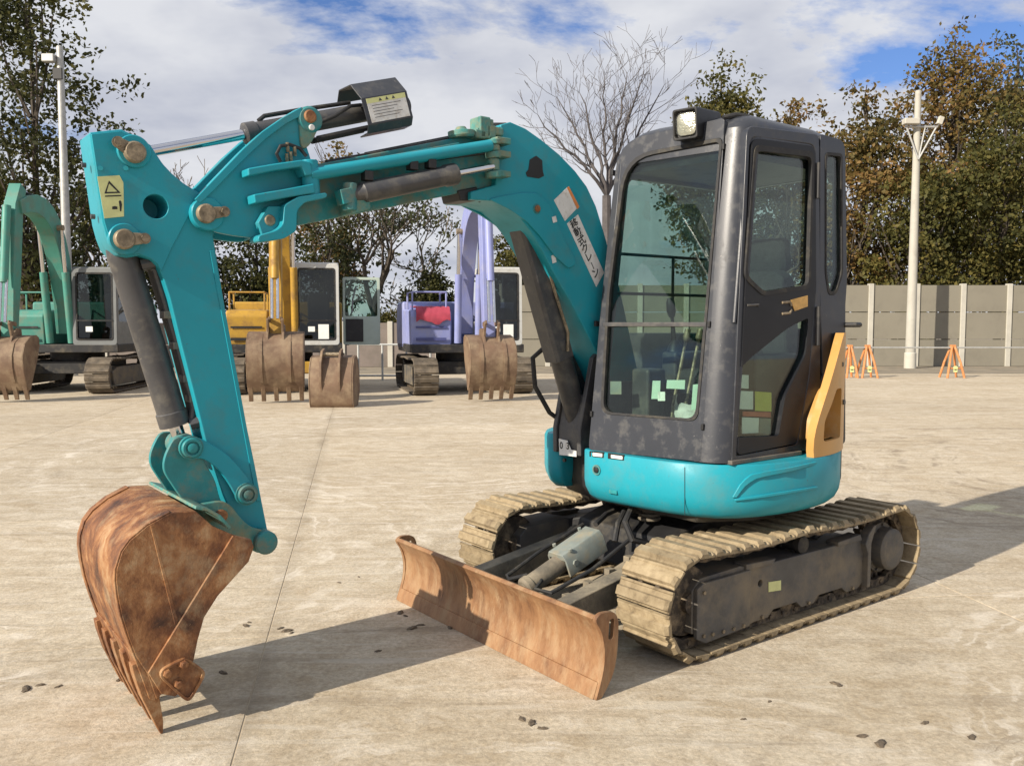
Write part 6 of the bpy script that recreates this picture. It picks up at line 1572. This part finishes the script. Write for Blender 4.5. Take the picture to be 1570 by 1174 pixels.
MB().tube([(xd + 0.03, dy0 + 0.2, 1.7), (xd + 0.06, dy0 + 0.22, 2.0), (xd + 0.03, dy0 + 0.3, 2.3)], 0.02, 6).build('door_grab_rail', GFR, ycab)
# belly plate of the yellow machine, seen low between the buckets
MB().box(1.05, 1.25, -0.3, 0.55, 0.42, 0.66).build('belly_plate', YEL, yx, bevel=0.02)
# loose bucket standing on the yard
c = ground(510, 624); lb = empty('loose_bucket', (c.x, c.y + 0.25, 0), R(-90)); tag(lb, 'loose brown bucket standing on the ground under the white-framed cab', 'bucket')
bb = MB(); 
prof = [(0.30, 0.0), (0.36, 0.10), (0.40, 0.45), (0.34, 0.70), (0.22, 0.86), (0.02, 0.90), (-0.10, 0.86)]
sh = MB().side(prof + [(x - 0.03, z - 0.015) for x, z in prof[::-1]], -0.36, 0.36).build('shell', BKT, lb, bevel=0.01)
for y in (-0.385, 0.365): MB().side(prof + [(-0.25, 0.60), (-0.30, 0.25), (-0.10, 0.0)], y, y + 0.02).build('side_plate', BKT, lb, bevel=0.006)
for y in (-0.17, 0.15): MB().side([(0.37, 0.25), (0.44, 0.45), (0.42, 0.78), (0.28, 0.98), (0.10, 1.02), (0.10, 0.86), (0.24, 0.84), (0.34, 0.70), (0.39, 0.45)], y - 0.02, y + 0.02).build('hinge_ear', BKT, lb, bevel=0.006)
MB().cyl((0.22, -0.19, 0.92), (0.22, 0.17, 0.92), 0.035).build('hinge_pin', T['pin'], lb)
# red sheet lying on the blue machine
q = at_depth(662, 476, 18.6)
RED = M('red_cloth', (0.36, 0.045, 0.075), 0.8, var=0.25, vs=5)
me_pts = []
NX, NY = 10, 7
hd_ = R(-90 + 14); cF = Vector((math.cos(hd_), math.sin(hd_), 0)); cL = Vector((-cF.y, cF.x, 0)); bc0 = Vector((at_depth(706, 500, 19.3).x, 19.3, 0))
def bl(x, y, z): return bc0 + cF * x + cL * y + Vector((0, 0, z))
grid = [bl((0.905, 0.90, 0.80, 0.55, 0.35, 0.15, -0.05)[j] + 0.012 * math.sin(i * 1.7 + j), -1.10 + 0.72 * i / (NX - 1), (1.50, 1.66, 1.79, 1.81, 1.82, 1.82, 1.82)[j] + 0.02 * math.sin(i * 1.9 + j * 1.3) + (0.05 * math.sin(i * 0.9) if j == 0 else 0)) for j in range(NY) for i in range(NX)]
b = MB(); top_ = grid; bot_ = [p - Vector((0, 0, 0.012)) - cF * 0.004 for p in grid]; n_ = len(grid)
fs = []
for j in range(NY - 1):
    for i in range(NX - 1):
        a_ = j * NX + i; fs += [(a_, a_ + 1, a_ + NX + 1, a_ + NX), (n_ + a_, n_ + a_ + NX, n_ + a_ + NX + 1, n_ + a_ + 1)]
edge = [(i, i + 1) for i in range(NX - 1)] + [((NY - 1) * NX + i + 1, (NY - 1) * NX + i) for i in range(NX - 1)] + [((j + 1) * NX, j * NX) for j in range(NY - 1)] + [(j * NX + NX - 1, (j + 1) * NX + NX - 1) for j in range(NY - 1)]
fs += [(a_, b_, n_ + b_, n_ + a_) for a_, b_ in edge]
cl_ = b.add(top_ + bot_, fs).build('red_sheet', RED, ang=1.2); tag(cl_, 'crumpled red sheet lying on the violet-blue machine', 'sheet')
# white handrail behind the loose bucket
c = at_depth(565, 500, 20.5); hr_ = empty('hand_rail', (c.x, 22.5, 0)); tag(hr_, 'pale tubular hand rail standing behind the loose bucket', 'railing')
for k in range(4): MB().cyl((-0.6 + k * 0.62, 0, 0), (-0.6 + k * 0.62, 0, 0.92), 0.028, n=8).build('rail_post', WFR, hr_)
for z in (0.92, 0.12): MB().cyl((-0.62, 0, z), (1.30, 0, z), 0.026, n=8).build('rail', WFR, hr_)
# ================================================================== crumbs of soil on the slabs
SOIL = M('dark_soil', (0.11, 0.085, 0.058), 0.95, var=0.4, vs=30, bump=0.4, bs=90)
random.seed(8)
def clod(x, y, r, k, sq=0.5):
    c = ground(x, y); bm = bmesh.new(); bmesh.ops.create_icosphere(bm, subdivisions=2, radius=1.0)
    rz = random.uniform(0, 3.1)
    for v in bm.verts:
        n = v.co.normalized(); q = 1 + 0.3 * math.sin(n.x * 6 + k * 2.1) * math.sin(n.y * 5 + k) + random.uniform(-0.12, 0.12)
        v.co = Vector((n.x * r * 1.5, n.y * r * 0.75, max(n.z, -0.2) * r * sq)) * q
    me = bpy.data.meshes.new('soil_clod'); bm.to_mesh(me); bm.free(); me.materials.append(SOIL)
    o = bpy.data.objects.new('soil_clod', me); COL.objects.link(o); o.location = (c.x, c.y, r * sq * 0.12); o.rotation_euler = (0, 0, rz)
    tag(o, 'small dark clod of soil lying on the sandy yard', 'soil clod', 'soil clods scattered on the yard')
for k, (x, y, r) in enumerate(((440, 967, 0.026), (430, 963, 0.018), (447, 970, 0.015), (377, 959, 0.022), (382, 954, 0.014), (342, 1031, 0.022), (580, 998, 0.016), (614, 939, 0.026), (622, 944, 0.016), (632, 963, 0.028), (645, 958, 0.02),
        (690, 962, 0.02), (1281, 1048, 0.022), (1288, 1051, 0.014), (183, 1042, 0.018), (815, 1108, 0.024), (800, 1102, 0.02), (832, 1116, 0.018), (700, 950, 0.014), (40, 1056, 0.03), (62, 1050, 0.02), (90, 1052, 0.016), (1350, 1140, 0.03), (1322, 1128, 0.02),
        (1418, 1108, 0.018), (520, 893, 0.014), (1180, 1075, 0.012), (1140, 1102, 0.012), (1490, 1130, 0.022), (550, 884, 0.012))):
    clod(x, y, r * 0.72, k, 0.42)
